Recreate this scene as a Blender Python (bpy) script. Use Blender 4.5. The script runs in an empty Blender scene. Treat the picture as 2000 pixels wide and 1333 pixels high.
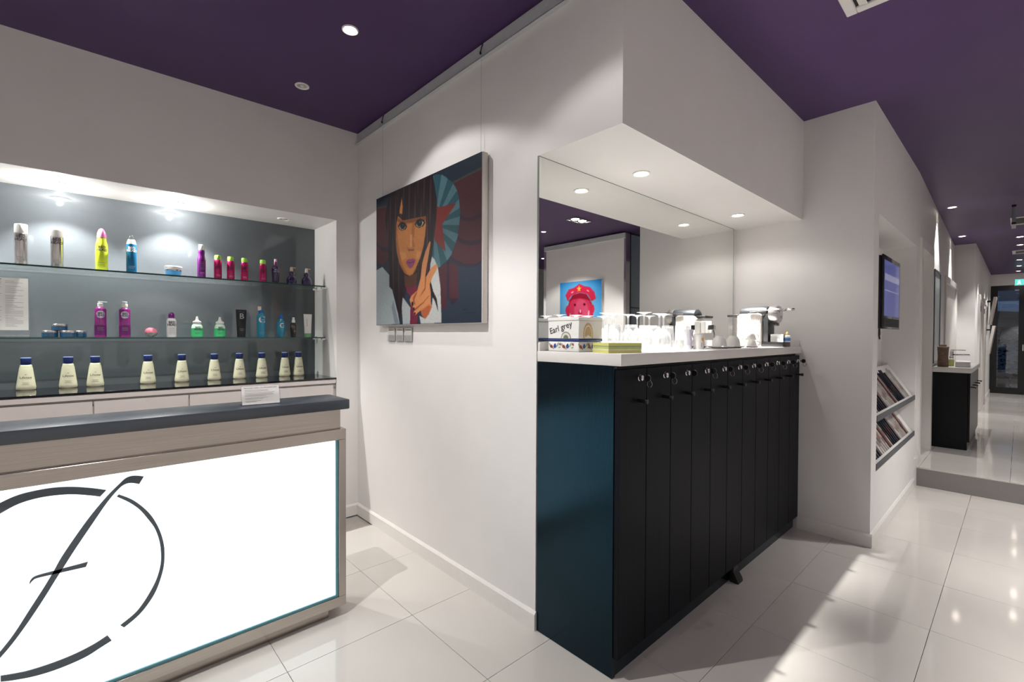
import bpy, bmesh, math, random
import numpy as np
from mathutils import Vector, Matrix
random.seed(7)
sc = bpy.context.scene
col = sc.collection
PI = math.pi
R = math.radians

# ---------------------------------------------------------------- camera, world, exposure
cam_d = bpy.data.cameras.new('camera'); cam = bpy.data.objects.new('camera', cam_d); col.objects.link(cam)
YAW, PITCH, ROLL, FPX = R(47.382), R(-0.7564), R(0.2371), 913.07
cam_d.sensor_width = 36; cam_d.lens = FPX*36/2000; cam_d.clip_start = .05; cam_d.clip_end = 200
fw = Vector((math.cos(YAW)*math.cos(PITCH), math.sin(YAW)*math.cos(PITCH), math.sin(PITCH)))
rt = Vector((math.sin(YAW), -math.cos(YAW), 0)); up = rt.cross(fw)
r2 = rt*math.cos(ROLL)+up*math.sin(ROLL); u2 = -rt*math.sin(ROLL)+up*math.cos(ROLL)
cam.matrix_world = Matrix((( r2.x,u2.x,-fw.x,0),(r2.y,u2.y,-fw.y,0),(r2.z,u2.z,-fw.z,1.44),(0,0,0,1)))
sc.camera = cam
w = bpy.data.worlds.new('dusk'); sc.world = w; w.use_nodes = True
w.node_tree.nodes['Background'].inputs[0].default_value = (.10,.16,.26,1)
w.node_tree.nodes['Background'].inputs[1].default_value = .22
sc.view_settings.view_transform = 'Standard'; sc.view_settings.look = 'None'
sc.view_settings.gamma = 1; sc.view_settings.use_curve_mapping = False
sc.view_settings.exposure = 0.3
sc.cycles.max_bounces = 14; sc.cycles.transparent_max_bounces = 24; sc.cycles.glossy_bounces = 6
sc.cycles.caustics_reflective = True; sc.cycles.caustics_refractive = False
sc.cycles.sample_clamp_indirect = 4.0

# ---------------------------------------------------------------- materials
def lin(c):
    return tuple(((x/255)/12.92 if x/255 <= .04045 else (((x/255)+.055)/1.055)**2.4) for x in c)
MATS = {}
def mat(name, rgb, rough=.5, metal=0, spec=.5, var=.04, scale=30, bump=0, stretch=(1,1,1), emit=0, coat=0, lin_in=False, ecol=None, stint=None):
    if name in MATS: return MATS[name]
    m = bpy.data.materials.new(name); m.use_nodes = True; nt = m.node_tree; N = nt.nodes; b = N['Principled BSDF']
    c = rgb if lin_in else lin(rgb)
    tc = N.new('ShaderNodeTexCoord'); mp = N.new('ShaderNodeMapping'); mp.inputs['Scale'].default_value = stretch
    no = N.new('ShaderNodeTexNoise'); no.inputs['Scale'].default_value = scale; no.inputs['Detail'].default_value = 3
    cr = N.new('ShaderNodeValToRGB')
    cr.color_ramp.elements[0].position = .3; cr.color_ramp.elements[1].position = .7
    cr.color_ramp.elements[0].color = (*[x*(1-var) for x in c], 1); cr.color_ramp.elements[1].color = (*[min(1, x*(1+var)) for x in c], 1)
    nt.links.new(tc.outputs['Object'], mp.inputs[0]); nt.links.new(mp.outputs[0], no.inputs[0])
    nt.links.new(no.outputs[0], cr.inputs[0]); nt.links.new(cr.outputs[0], b.inputs['Base Color'])
    b.inputs['Roughness'].default_value = rough; b.inputs['Metallic'].default_value = metal
    b.inputs['Specular IOR Level'].default_value = spec
    if stint: b.inputs['Specular Tint'].default_value = (*stint,1)
    if coat: b.inputs['Coat Weight'].default_value = coat; b.inputs['Coat Roughness'].default_value = .08
    if bump:
        bp = N.new('ShaderNodeBump'); bp.inputs['Strength'].default_value = bump; bp.inputs['Distance'].default_value = .002
        nt.links.new(no.outputs[0], bp.inputs['Height']); nt.links.new(bp.outputs[0], b.inputs['Normal'])
    if emit:
        b.inputs['Emission Color'].default_value = (*(ecol or c), 1); b.inputs['Emission Strength'].default_value = emit
    MATS[name] = m; return m
def glass(name, tint, refl=.08, edge=.5, rough=.02, gcol=(1,1,1), haze=0):
    """thin clear glass: see-through, mirroring more at grazing angles, tint from fine noise"""
    if name in MATS: return MATS[name]
    m = bpy.data.materials.new(name); m.use_nodes = True; nt = m.node_tree; N = nt.nodes
    N.remove(N['Principled BSDF']); out = N['Material Output']
    t = N.new('ShaderNodeBsdfTransparent'); g = N.new('ShaderNodeBsdfGlossy'); g.inputs['Roughness'].default_value = rough
    g.inputs['Color'].default_value = (*gcol,1)
    no = N.new('ShaderNodeTexNoise'); no.inputs['Scale'].default_value = 8
    cr = N.new('ShaderNodeValToRGB'); cr.color_ramp.elements[0].color = (*[x*.98 for x in tint],1); cr.color_ramp.elements[1].color = (*tint,1)
    nt.links.new(no.outputs[0], cr.inputs[0]); nt.links.new(cr.outputs[0], t.inputs[0])
    lw = N.new('ShaderNodeLayerWeight'); lw.inputs[0].default_value = .35
    mr = N.new('ShaderNodeMapRange'); mr.inputs[3].default_value = refl; mr.inputs[4].default_value = edge
    nt.links.new(lw.outputs['Facing'], mr.inputs[0])
    mx = N.new('ShaderNodeMixShader'); nt.links.new(mr.outputs[0], mx.inputs[0]); nt.links.new(t.outputs[0], mx.inputs[1]); nt.links.new(g.outputs[0], mx.inputs[2])
    last = mx
    if haze:   # glare put into the glass colour: a little diffuse white
        df = N.new('ShaderNodeBsdfDiffuse'); df.inputs[0].default_value = (.95,.95,.95,1); tl = N.new('ShaderNodeBsdfTranslucent'); tl.inputs[0].default_value = (.95,.95,.95,1)
        ad = N.new('ShaderNodeMixShader'); ad.inputs[0].default_value = .5; nt.links.new(df.outputs[0], ad.inputs[1]); nt.links.new(tl.outputs[0], ad.inputs[2])
        m2 = N.new('ShaderNodeMixShader'); m2.inputs[0].default_value = haze; nt.links.new(mx.outputs[0], m2.inputs[1]); nt.links.new(ad.outputs[0], m2.inputs[2]); last = m2
    nt.links.new(last.outputs[0], out.inputs[0]); MATS[name] = m; return m
def vcol_mat(name, rough=.45):
    m = bpy.data.materials.new(name); m.use_nodes = True; nt = m.node_tree; b = nt.nodes['Principled BSDF']
    a = nt.nodes.new('ShaderNodeAttribute'); a.attribute_name = 'paint'
    no = nt.nodes.new('ShaderNodeTexNoise'); no.inputs['Scale'].default_value = 400
    bp = nt.nodes.new('ShaderNodeBump'); bp.inputs['Strength'].default_value = .15; bp.inputs['Distance'].default_value = .001
    nt.links.new(no.outputs[0], bp.inputs['Height']); nt.links.new(bp.outputs[0], b.inputs['Normal'])
    nt.links.new(a.outputs['Color'], b.inputs['Base Color']); b.inputs['Roughness'].default_value = rough; b.inputs['Specular IOR Level'].default_value = .2
    MATS[name] = m; return m

WALL = mat('white_wall_paint', (222,219,217), .55, var=.012, scale=6, bump=.03)
WHITE = mat('white_satin', (226,223,220), .4, var=.01)
PURPLE = mat('purple_ceiling_paint', (75,53,93), .42, var=.05, scale=3, spec=.22)
BASEB = mat('white_gloss_trim', (222,218,214), .3, var=.015)
STEEL = mat('brushed_steel', (186,178,170), .24, 1, var=.10, scale=40, stretch=(.05,.05,6), bump=.05)
CHROME = mat('chrome', (225,225,225), .08, 1, var=.02)
NAVY = mat('navy_slate_top', (44,52,63), .36, var=.08, scale=20, spec=1.0)
LOCK = mat('black_stained_wood', (14,18,23), .2, var=.35, scale=14, stretch=(14,14,.35), bump=.06, spec=.35, stint=(.12,.66,1))
LOCKD = mat('charcoal_wood_door', (17,18,22), .42, var=.3, scale=14, stretch=(14,14,.35), bump=.10, spec=.09, stint=(.7,.85,1))
BLACK = mat('black_plastic', (9,10,12), .35, var=.1)
MATTEB = mat('matt_black', (6,7,8), .6, var=.1)
TOPW = mat('white_composite', (216,212,208), .3, var=.01)
DRAWER = mat('warm_white_lacquer', (206,199,196), .35, var=.012)
PORC = mat('white_porcelain', (238,236,232), .15, var=.01)
TILE = mat('polished_tile', (197,192,186), .07, var=.03, scale=2.5, spec=.55)
TILE2 = mat('step_riser_tile', (128,124,122), .2, var=.03, scale=3)
GROUT = mat('grout', (172,165,158), .7, var=.05)
GREYGLASS = mat('grey_backpainted_glass', (80,85,89), .05, var=.02, spec=.5)
BLKGLASS = mat('black_glass', (8,13,20), .04, var=.1, spec=.6)
PAPER = mat('white_paper', (232,229,226), .6, var=.01)
INK = mat('dark_print', (52,50,52), .6, var=.05)
CANVAS = mat('canvas_edge', (214,208,202), .7, var=.04, scale=120)
VANITYB = mat('vanity_black', (9,10,13), .35, var=.2, scale=14, stretch=(14,14,.35), bump=.05, spec=.2)
SHELFGLASS = glass('shelf_glass', (.95,.98,.97), .05, .5)
SHELFEDGE = mat('green_glass_edge', (20,62,58), .12, var=.1, spec=.6)
CLEAR = glass('drinking_glass', (.97,.98,.98), .14, .9, .05, haze=.06)
ACRYL = glass('clear_acrylic', (.98,.98,.98), .04, .3)
LAMP = mat('lamp_glow', (255,244,228), .3, emit=40, var=.01)
DIMLAMP = mat('unlit_lamp', (205,204,198), .2, var=.05)
LAMPC = mat('corridor_lamp_glow', (255,240,225), .3, emit=25, var=.01)

# ---------------------------------------------------------------- geometry helpers
class G:
    def __init__(s): s.v=[]; s.f=[]
    def add(s, vs, fs):
        k=len(s.v); s.v+= [tuple(map(float,p)) for p in vs]; s.f+=[tuple(i+k for i in q) for q in fs]; return s
    def box(s,x0,x1,y0,y1,z0,z1):
        return s.add([(x0,y0,z0),(x1,y0,z0),(x1,y1,z0),(x0,y1,z0),(x0,y0,z1),(x1,y0,z1),(x1,y1,z1),(x0,y1,z1)],
              [(0,3,2,1),(4,5,6,7),(0,1,5,4),(1,2,6,5),(2,3,7,6),(3,0,4,7)])
    def lathe(s,prof,n=20,c=(0,0,0),axis='z',sx=1,sy=1,caps=True):
        vs=[]
        for r,z in prof:
            for i in range(n):
                a=2*PI*i/n; p=(r*math.cos(a)*sx, r*math.sin(a)*sy, z)
                if axis=='y': p=(p[0],p[2],p[1])
                if axis=='x': p=(p[2],p[0],p[1])
                vs.append((p[0]+c[0],p[1]+c[1],p[2]+c[2]))
        fs=[(j*n+i,j*n+(i+1)%n,(j+1)*n+(i+1)%n,(j+1)*n+i) for j in range(len(prof)-1) for i in range(n)]
        if caps:
            if prof[0][0]>1e-6: fs.append(tuple(range(n))[::-1])
            if prof[-1][0]>1e-6: fs.append(tuple((len(prof)-1)*n+i for i in range(n)))
        return s.add(vs,fs)
    def prism(s,poly,a0,a1,plane='xy'):
        f={'xy':lambda p,a:(p[0],p[1],a),'xz':lambda p,a:(p[0],a,p[1]),'yz':lambda p,a:(a,p[0],p[1])}[plane]
        n=len(poly); vs=[f(p,a0) for p in poly]+[f(p,a1) for p in poly]
        return s.add(vs,[tuple(range(n))[::-1],tuple(range(n,2*n))]+[(i,(i+1)%n,n+(i+1)%n,n+i) for i in range(n)])
    def strip(s,A,B,a0,a1,plane='xz'):
        """ribbon between polylines A and B, extruded"""
        n=min(len(A),len(B))
        for i in range(n-1): s.prism([A[i],A[i+1],B[i+1],B[i]],a0,a1,plane)
        return s
    def tube(s,pts,r,n=8,closed=False):
        pts=[Vector(p) for p in pts]; vs=[]; m=len(pts)
        for i,p in enumerate(pts):
            a=pts[(i-1)%m] if (i>0 or closed) else p; b=pts[(i+1)%m] if (i<m-1 or closed) else p
            d=(b-a).normalized(); q=Vector((0,0,1)) if abs(d.z)<.9 else Vector((1,0,0))
            e1=d.cross(q).normalized(); e2=d.cross(e1)
            rr=r[i] if isinstance(r,(list,tuple)) else r
            for k in range(n):
                t=2*PI*k/n; v=p+e1*(rr*math.cos(t))+e2*(rr*math.sin(t)); vs.append(tuple(v))
        fs=[(j*n+k,j*n+(k+1)%n,((j+1)%m)*n+(k+1)%n,((j+1)%m)*n+k) for j in range(m if closed else m-1) for k in range(n)]
        if not closed: fs+= [tuple(range(n))[::-1], tuple((m-1)*n+k for k in range(n))]
        return s.add(vs,fs)
    def map(s,fn): s.v=[tuple(fn(*p)) for p in s.v]; return s
    def build(s,name,m,parent=None,loc=(0,0,0),rotz=0,smooth=False,bevel=0,seg=2):
        me=bpy.data.meshes.new(name); me.from_pydata(s.v,[],s.f)
        bm=bmesh.new(); bm.from_mesh(me)
        bmesh.ops.remove_doubles(bm,verts=bm.verts,dist=1e-6) if smooth else None
        bmesh.ops.recalc_face_normals(bm,faces=bm.faces)
        if bevel: bmesh.ops.bevel(bm,geom=[e for e in bm.edges if e.is_manifold and e.calc_face_angle(0)>.5],offset=bevel,segments=seg,affect='EDGES',profile=.5)
        bm.to_mesh(me); bm.free()
        if smooth or bevel:
            me.polygons.foreach_set('use_smooth',[True]*len(me.polygons)); me.set_sharp_from_angle(angle=R(38))
        me.materials.append(m); o=bpy.data.objects.new(name,me); col.objects.link(o)
        o.location=loc; o.rotation_euler=(0,0,rotz)
        if parent: o.parent=parent
        return o
def tag(o,label,cat,group=None):
    o['label']=label; o['category']=cat
    if group: o['group']=group
    return o
def thing(name,label,cat,loc=(0,0,0),rotz=0,group=None):
    o=bpy.data.objects.new(name,None); o.empty_display_size=.05; col.objects.link(o); o.location=loc; o.rotation_euler=(0,0,rotz)
    return tag(o,label,cat,group)
def struct(g,name,m,parent=None,**k):
    o=g.build(name,m,parent,**k)
    if not parent: o['kind']='structure'
    return o
def dup(root,loc,label,rotz=None,group=None):
    r=root.copy(); col.objects.link(r); r.location=loc; r['label']=label
    if rotz is not None: r.rotation_euler=(0,0,rotz)
    if group: r['group']=group
    for ch in list(root.children):
        c=ch.copy(); col.objects.link(c); c.parent=r
        for g in list(ch.children):
            d=g.copy(); col.objects.link(d); d.parent=c
    return r
TXT={}
def text_pts(s,size,spacing=1.0,shear=0,bold=0):
    k=(s,size,spacing,shear,bold)
    if k in TXT: return TXT[k]
    cu=bpy.data.curves.new('t','FONT'); cu.body=s; cu.size=size; cu.align_x='CENTER'; cu.align_y='CENTER'; cu.space_line=.82; cu.space_character=spacing; cu.shear=shear; cu.resolution_u=3; cu.offset=bold
    o=bpy.data.objects.new('t',cu); col.objects.link(o)
    dg=bpy.context.evaluated_depsgraph_get(); me=bpy.data.meshes.new_from_object(o.evaluated_get(dg))
    v=[tuple(x.co) for x in me.vertices]; f=[tuple(p.vertices) for p in me.polygons]
    bpy.data.objects.remove(o); bpy.data.curves.remove(cu); bpy.data.meshes.remove(me)
    TXT[k]=(v,f); return v,f
def lettering(s,size,fn,m,parent,name='lettering',**k):
    v,f=text_pts(s,size,**k); g=G(); g.v=[tuple(fn(x,y)) for x,y,_ in v]; g.f=list(f)
    me=bpy.data.meshes.new(name); me.from_pydata(g.v,[],g.f); me.materials.append(m)
    o=bpy.data.objects.new(name,me); col.objects.link(o); o.parent=parent; return o
def on_cyl(r,z,a0=-PI/2,sy=1,e=.0007):
    return lambda x,y:((r+e)*math.cos(a0+x/r),(r+e)*sy*math.sin(a0+x/r),z+y)
def lines_on(fn,rows,m,parent,name='small_print',h=.0012):
    g=G()
    for (x0,x1,y) in rows:
        n=max(1,int((x1-x0)/.006))
        for i in range(n):
            a=x0+(x1-x0)*i/n; b=x0+(x1-x0)*(i+1)/n
            g.add([fn(a,y),fn(b,y),fn(b,y+h),fn(a,y+h)],[(0,1,2,3)])
    me=bpy.data.meshes.new(name); me.from_pydata(g.v,[],g.f); me.materials.append(m)
    o=bpy.data.objects.new(name,me); col.objects.link(o); o.parent=parent; o['kind']='stuff'; return o
def inpoly(poly,X,Y):
    c=np.zeros(X.shape,bool); n=len(poly)
    for i in range(n):
        (x1,y1),(x2,y2)=poly[i],poly[(i+1)%n]
        if y1==y2: continue
        m=((y1>Y)!=(y2>Y)) & (X<(x2-x1)*(Y-y1)/(y2-y1)+x1); c^=m
    return c
def paint_mesh(name,img,place,m,parent):
    """img: H x W x 3 linear colours as vertex colours on a flat grid; place(u,v)->xyz"""
    h,w_,_=img.shape; uu,vv=np.meshgrid(np.linspace(0,1,w_),np.linspace(0,1,h))
    co=np.stack(place(uu,vv),-1).reshape(-1,3)
    idx=np.arange(h*w_).reshape(h,w_)
    F=np.stack([idx[:-1,:-1],idx[:-1,1:],idx[1:,1:],idx[1:,:-1]],-1).reshape(-1,4)
    me=bpy.data.meshes.new(name); me.from_pydata(co.tolist(),[],F.tolist())
    a=me.attributes.new('paint','FLOAT_COLOR','POINT'); a.data.foreach_set('color',np.concatenate([img.reshape(-1,3),np.ones((h*w_,1))],1).astype(np.float32).ravel())
    me.materials.append(m); o=bpy.data.objects.new(name,me); col.objects.link(o); o.parent=parent; return o
def spot(loc,power,angle=95,blend=.6,colr=(1,.98,.955),target=None,rad=.012,parent=None):
    l=bpy.data.lights.new('spot_beam','SPOT'); l.energy=power; l.spot_size=R(angle); l.spot_blend=blend; l.color=colr; l.shadow_soft_size=rad
    o=bpy.data.objects.new('spot_beam',l); col.objects.link(o)
    o.location=loc
    if target: o.rotation_euler=(Vector(target)-Vector(loc)).to_track_quat('-Z','Y').to_euler()
    if parent: o.parent=parent; o.location=Vector(loc)-parent.location
    return o
def downlight(x,y,z,label,power=0,r=.043,group=None,angle=95,blend=.6,target=None,lamp=LAMP,colr=(1,.98,.955),dim=False,bare=0,beam=None):
    t=thing('downlight',label,'ceiling light',(x,y,z),0,group)
    g=G().lathe([(r*.72,0),(r*.74,-.004),(r*.9,-.007),(r,-.004),(r,0)],28,caps=False); g.build('trim_ring',WHITE,t,smooth=True)
    if dim:
        G().lathe([(r*.72,-.0008),(r*.35,-.0006),(0,-.0006)],24).build('reflector',CHROME,t,smooth=True)
        G().lathe([(r*.30,-.001),(r*.28,-.006),(r*.1,-.009),(0,-.009)],16).build('bulb',DIMLAMP,t,smooth=True)
    else:
        G().lathe([(r*.72,-.002),(r*.4,-.0035),(0,-.004)],24).build('lens',lamp,t,smooth=True)
    if bare: 
        pl=bpy.data.lights.new('bulb_glow','POINT'); pl.energy=bare; pl.shadow_soft_size=.012; pl.color=colr; po=bpy.data.objects.new('bulb_glow',pl); col.objects.link(po); po.parent=t; po.location=(0,0,-.035)
    if beam: spot((x,y,z-.02),beam[0],beam[1],beam[2],colr,beam[3] if len(beam)>3 else None,parent=t)
    if power: spot((x,y,z-.02),power,angle,blend,colr,target,parent=t)
    return t
# lamp powers (W): painting wall, room front, floor pools (mostly added fill), lounge wall, locker corner (added fill), corridor wall, corridor row, wall washers (added fill)
P_A, P_B, P_C, P_D, P_E, P_F, P_G, P_W = 18, 128, 141, 60, 18, 100, 100, 150
# ---------------------------------------------------------------- key dimensions (metres)
XP, YN, ZC, YB, XE, YR, ZB, ZW, YM, XS, ZS = 1.621, 3.579, 3.03, 1.104, 3.944, .677, 2.303, 1.363, 1.578, 5.93, .18
XN, ZN1, ZN0, YNB = 1.449, 2.319, 1.104, 4.036      # product niche
# ---------------------------------------------------------------- structure
fl = struct(G().box(-2.7,XS,-4.7,YN,-.12,-.012),'floor',GROUT)
T, TX, TY = .6035, 1.239, 2.0925
tile_me=None
def put_tile(me_name,x,y,z,parent,sx=1,sy=1):
    global tile_me
    if tile_me is None:
        o=G().box(.0009,T-.0009,.0009,T-.0009,-.012,0).build('tile',TILE,parent,bevel=.0008,seg=1); tile_me=o.data
    else:
        o=bpy.data.objects.new('tile',tile_me); col.objects.link(o); o.parent=parent
    o.location=(x,y,z); o.scale=(sx,sy,1)
def room(x,y):
    return (x<XP and y<YN and x>-2.6) or (x<XE and 0<y<YM) or (x<XS-.3 and y<YR+.2)
for i in range(-7,9):
    for j in range(-12,3):
        x,y=TX+i*T,TY+j*T
        if x+T>XS: 
            if x<XS-.02 and room(x+.1,y+.3): put_tile('tile',x,y,0,fl,sx=(XS-x)/T)
        elif y+T>YN:
            if room(x+.3,y+.3) and YN-y>.02: put_tile('tile',x,y,0,fl,sy=(YN-y)/T)
        elif room(x+.1,y+.1) or room(x+.5,y+.1) : put_tile('tile',x,y,0,fl)
up_ = struct(G().box(XS+.012,11.0,-.93,1.2,-.12,ZS-.012),'floor_2',GROUT)
G().box(XS,XS+.012,-.93,YR-.012,0,ZS-.012).build('step_riser',TILE2,up_)
for i in range(8):
    for j in range(-3,1):
        put_tile('tile',XS+.0+i*.634,YR-.03+(j)*T-.0,ZS,up_,sx=.634/T)
fl3 = struct(G().box(11.0,17.3,-.93,1.2,-.12,-.012),'floor_3',GROUT)
for i in range(11):
    for j in range(-3,1): put_tile('tile',11.0+i*T,YR-.1+j*T,0,fl3,sx=min(1,(17.3-11-i*T)/T))
struct(G().box(-2.7,17.4,-4.7,4.3,ZC,ZC+.15),'ceiling',PURPLE)
struct(G().box(-2.7,XN,YN,4.2,ZN1,ZC),'wall_back',WALL); struct(G().box(XN,XP,YN,4.2,0,ZC),'wall_back_right',WALL); struct(G().box(-2.7,XN,YNB+.012,4.2,0,ZN1),'wall_niche',WALL)
struct(G().box(XP,XE+.1,YM+.008,4.2,0,ZC),'wall_centre',WALL)
struct(G().box(XP,XE,YB,YM+.008,ZB,ZC),'wall_bulkhead',WALL)
nx0,nx1,nz0,nz1,nyb=4.11,5.87,.485,2.30,.935
g=G().box(XE,XS+.06,nyb,2.2,0,ZC).box(XE,nx0,YR,nyb,0,ZC).box(nx1,XS+.06,YR,nyb,0,ZC).box(nx0,nx1,YR,nyb,0,nz0).box(nx0,nx1,YR,nyb,nz1,ZC)
struct(g,'wall_right',WALL)
# corridor wall runs on with a slight splay, cut by a doorway
xa,xb=XS+.06,11.2
yw=lambda x: YR+(x-xa)*.0225
def wseg(g,x0,x1,z0,z1,d=.6): return g.prism([(x0,yw(x0)),(x1,yw(x1)),(x1,yw(x1)+d),(x0,yw(x0)+d)],z0,z1)
g=G(); wseg(g,xa,6.16,0,ZC); wseg(g,6.16,7.0,2.36,ZC); wseg(g,7.0,xb,0,ZC); g.box(6.1,7.1,YR+.16,YR+.6,0,2.4)
struct(g,'wall_corridor_left',WALL)
struct(G().box(xb,17.3,.525,1.6,-.1,ZC),'wall_corridor_far',WALL)
struct(G().box(17.2,17.3,-.93,.53,2.74,ZC),'wall_corridor_end',WALL)
struct(G().box(-2.8,-2.7,-4.7,4.2,-.1,ZC),'wall_left',WALL)
struct(G().box(-2.8,8.5,-4.8,-4.7,-.1,ZC),'wall_front',WALL)
struct(G().box(8.4,8.5,-4.7,-1.0,-.1,ZC),'wall_far_side',mat('grey_blue_panel',(84,96,108),.12))
# corridor right wall of blue-grey glass panels
struct(G().box(7.66,17.3,-1.0,-.935,-.1,ZC),'wall_corridor_right',WALL)
cr_=struct(G().box(6.25,7.66,-1.0,-.945,-.1,ZC),'wall_corridor_glass',mat('panel_frame_dark',(30,33,38),.3))
for i in range(1):
    for (z0,z1) in ((.2,1.86),(1.88,3.0)):
        G().box(6.27+i*1.36,6.27+i*1.36+1.335,-.945,-.935,z0,z1).build('wall_panel',mat('blue_grey_glass_panel',(128,140,150),.12),cr_)
# lounge floor continues under the far side room
struct(G().box(XS,8.5,-4.7,-.93,-.12,0),'floor_4',TILE)
# baseboards with chamfered tops
def bb(x0,y0,x1,y1,nx,ny,z=0,h=.092,t=.014):
    """chamfered skirting along a line; (nx,ny) points into the room"""
    g=G(); L=math.hypot(x1-x0,y1-y0); d=((x1-x0)/L,(y1-y0)/L)
    prof=[(0,0),(t,0),(t,h-.014),(.004,h),(0,h)]
    vs=[(x+nx*a,y+ny*a,z+b) for (x,y) in ((x0,y0),(x1,y1)) for a,b in prof]; n=5
    g.add(vs,[tuple(range(n))[::-1],tuple(range(n,2*n))]+[(i,(i+1)%n,n+(i+1)%n,n+i) for i in range(n)]); return g
struct(bb(XN,YN,XP-.0,YN,0,-1),'baseboard_back',BASEB)
struct(bb(XP,YM,XP,YN-.014,-1,0),'baseboard_centre',BASEB)
struct(bb(XE,YR-.014,XE,1.117,-1,0),'baseboard_alcove',BASEB)
g=bb(XE,YR,XS-.09,YR,0,-1); g.box(XS-.10,XS+.004,YR-.014,YR,0,ZS+.09); g2=bb(XS,YR,xa+.1,yw(xa+.1),0,-1,ZS,.09); g.add(g2.v,g2.f)
struct(g,'baseboard_right',BASEB)
struct(bb(xb,.79,xb,.525,-1,0,0,.27),'baseboard_corridor',BASEB)
struct(bb(xb,.525,17.2,.525,0,-1),'baseboard_far',BASEB)
# picture rail under the ceiling of the painting wall
g=G().box(XP-.010,XP,YB,YN,2.955,3.018).prism([(XP-.024,2.938),(XP,2.938),(XP,2.957),(XP-.010,2.957)],YB,YN,'xz')
struct(g,'trim_1',mat('grey_rail_paint',(188,190,192),.4))
# door in corridor: architrave and leaf
d1=struct(G().box(6.2,6.98,YR+.10,YR+.14,ZS,2.33),'door_1',mat('door_white',(214,210,206),.35))
g=G(); 
for (x0,x1,z0,z1) in ((6.10,6.19,ZS,2.42),(6.97,7.05,ZS,2.42),(6.19,6.97,2.33,2.42)): g.box(x0,x1,YR-.014,YR+.17,z0,z1)
g.build('door_frame',BASEB,d1)
G().lathe([(.012,0),(.012,.04),(.03,.04),(.03,.052),(0,.052)],14,(6.28,YR+.10,1.2),'y').map(lambda x,y,z:(x,2*(YR+.10)-y,z)).build('door_handle',CHROME,d1,smooth=True)
d2=struct(G().box(9.30,10.9,yw(10)-.012,yw(10)+.03,ZS,2.24),'door_2',mat('door_white',(214,210,206),.35))
g=G()
for (x0,x1,z0,z1) in ((9.2,9.3,ZS,2.33),(10.9,11.0,ZS,2.33),(9.3,10.9,2.24,2.33)): g.box(x0,x1,yw(10)-.035,yw(10)+.03,z0,z1)
g.build('door_frame',BASEB,d2)
for k,(x0,x1,z1) in enumerate(((12.0,12.9,2.12),(13.3,14.2,2.12))):
    d=struct(G().box(x0,x1,.513,.53,0,z1),'door_%d'%(k+4),mat('door_white',(214,210,206),.35))
    g=G()
    for (a,b,c,e) in ((x0-.09,x0,0,z1+.09),(x1,x1+.09,0,z1+.09),(x0,x1,z1,z1+.09)): g.box(a,b,.495,.53,c,e)
    g.build('door_frame',BASEB,d)
    G().box(x0+.25,x1-.25,.506,.5125,z1-.2,z1-.1).build('door_plate',STEEL,d)

# ---------------------------------------------------------------- end door and the night outside
DF=mat('dark_door_frame',(13,15,19),.35)
d3=struct(G().box(17.2,17.28,.40,.525,0,2.74).box(17.2,17.28,-.10,.03,0,2.74).box(17.2,17.28,-.93,-.80,0,2.74).box(17.2,17.28,.03,.40,2.62,2.74).box(17.2,17.28,.03,.40,0,.16).box(17.2,17.28,-.8,-.1,2.62,2.74).box(17.2,17.28,-.8,-.1,0,.16),'door_3',DF)
NG=glass('night_door_glass',(.62,.70,.78),.10,.5,.01)
G().box(17.23,17.24,.03,.40,.16,2.62).build('pane',NG,d3); G().box(17.23,17.24,-.8,-.1,.16,2.62).build('pane',NG,d3)
G().box(17.23,17.25,-.8,-.1,1.9,1.96).build('glazing_bar',DF,d3)
G().tube([(17.2,-.05,1.1),(17.14,-.05,1.1),(17.14,-.05,1.25)],.012).build('door_handle',CHROME,d3,smooth=True)
struct(G().box(17.3,24,-4,4,-.15,-.05),'floor_5',mat('terrace_paving',(70,70,74),.6))
HED=mat('dark_hedge_leaf',(7,10,9),.8,var=.5)
for k,(yy,lab) in enumerate(((.80,'dark clipped hedge outside the glass door, left half'),(-.45,'dark clipped hedge outside the glass door, right half'))):
    h=thing('hedge',lab,'hedge',(19.6,yy,-.05)); g=G()
    for i in range(500):
        x,y,z=random.uniform(-.3,.3),random.uniform(-.6,.6),random.uniform(.2,1.42); a=random.uniform(0,6.28); s=random.uniform(.04,.08); t=random.uniform(-1,1)
        c,sn=math.cos(a)*s,math.sin(a)*s
        g.add([(x-c,y-sn,z),(x+sn*.4,y-c*.4,z+t*s*.5),(x+c,y+sn,z),(x-sn*.4,y+c*.4,z-t*s*.5)],[(0,1,2,3)])
    fo=g.build('foliage',HED,h); fo['kind']='stuff'
    G().box(-.32,.32,-.6,.6,0,.32).build('planter',MATTEB,h)
tr=thing('trellis','black diamond lattice trellis above the hedge outside the glass door','trellis',(19.2,.1,0))
g=G().box(-.02,.02,-1.2,1.2,1.66,1.72).box(-.02,.02,-1.2,1.2,1.34,1.37); g.build('rail',MATTEB,tr)
for k in range(-6,7):
    for sg in (1,-1):
        y0=k*.2; G().prism([(y0-.02,1.36),(y0+.02,1.36),(y0+sg*.34+.02,1.68),(y0+sg*.34-.02,1.68)],-.008+sg*.009,.002+sg*.009,'yz').build('lath',MATTEB,tr)
for k in (-1.15,1.15): G().box(-.03,.03,k-.03,k+.03,-.05,1.72).build('post',MATTEB,tr)
pv=thing('garden_pavilion','pale rendered outbuilding with black sloping roof beyond the trellis','building',(21.5,.2,-.05))
G().box(0,.3,-2.6,2.6,0,2.62).build('wall',mat('pale_render_blue',(150,165,185),.8),pv)
G().prism([(-2.4,2.05),(2.5,2.50),(2.5,2.12),(-2.4,2.02)],-.5,-.02,'yz').map(lambda x,y,z:(x,y+.0,z)).build('roof',MATTEB,pv)
for k in range(1):
    o=spot((20.4,.2,3.0),26,120,.6,(.75,.86,1),(21.5,.2,1.6))
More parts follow.
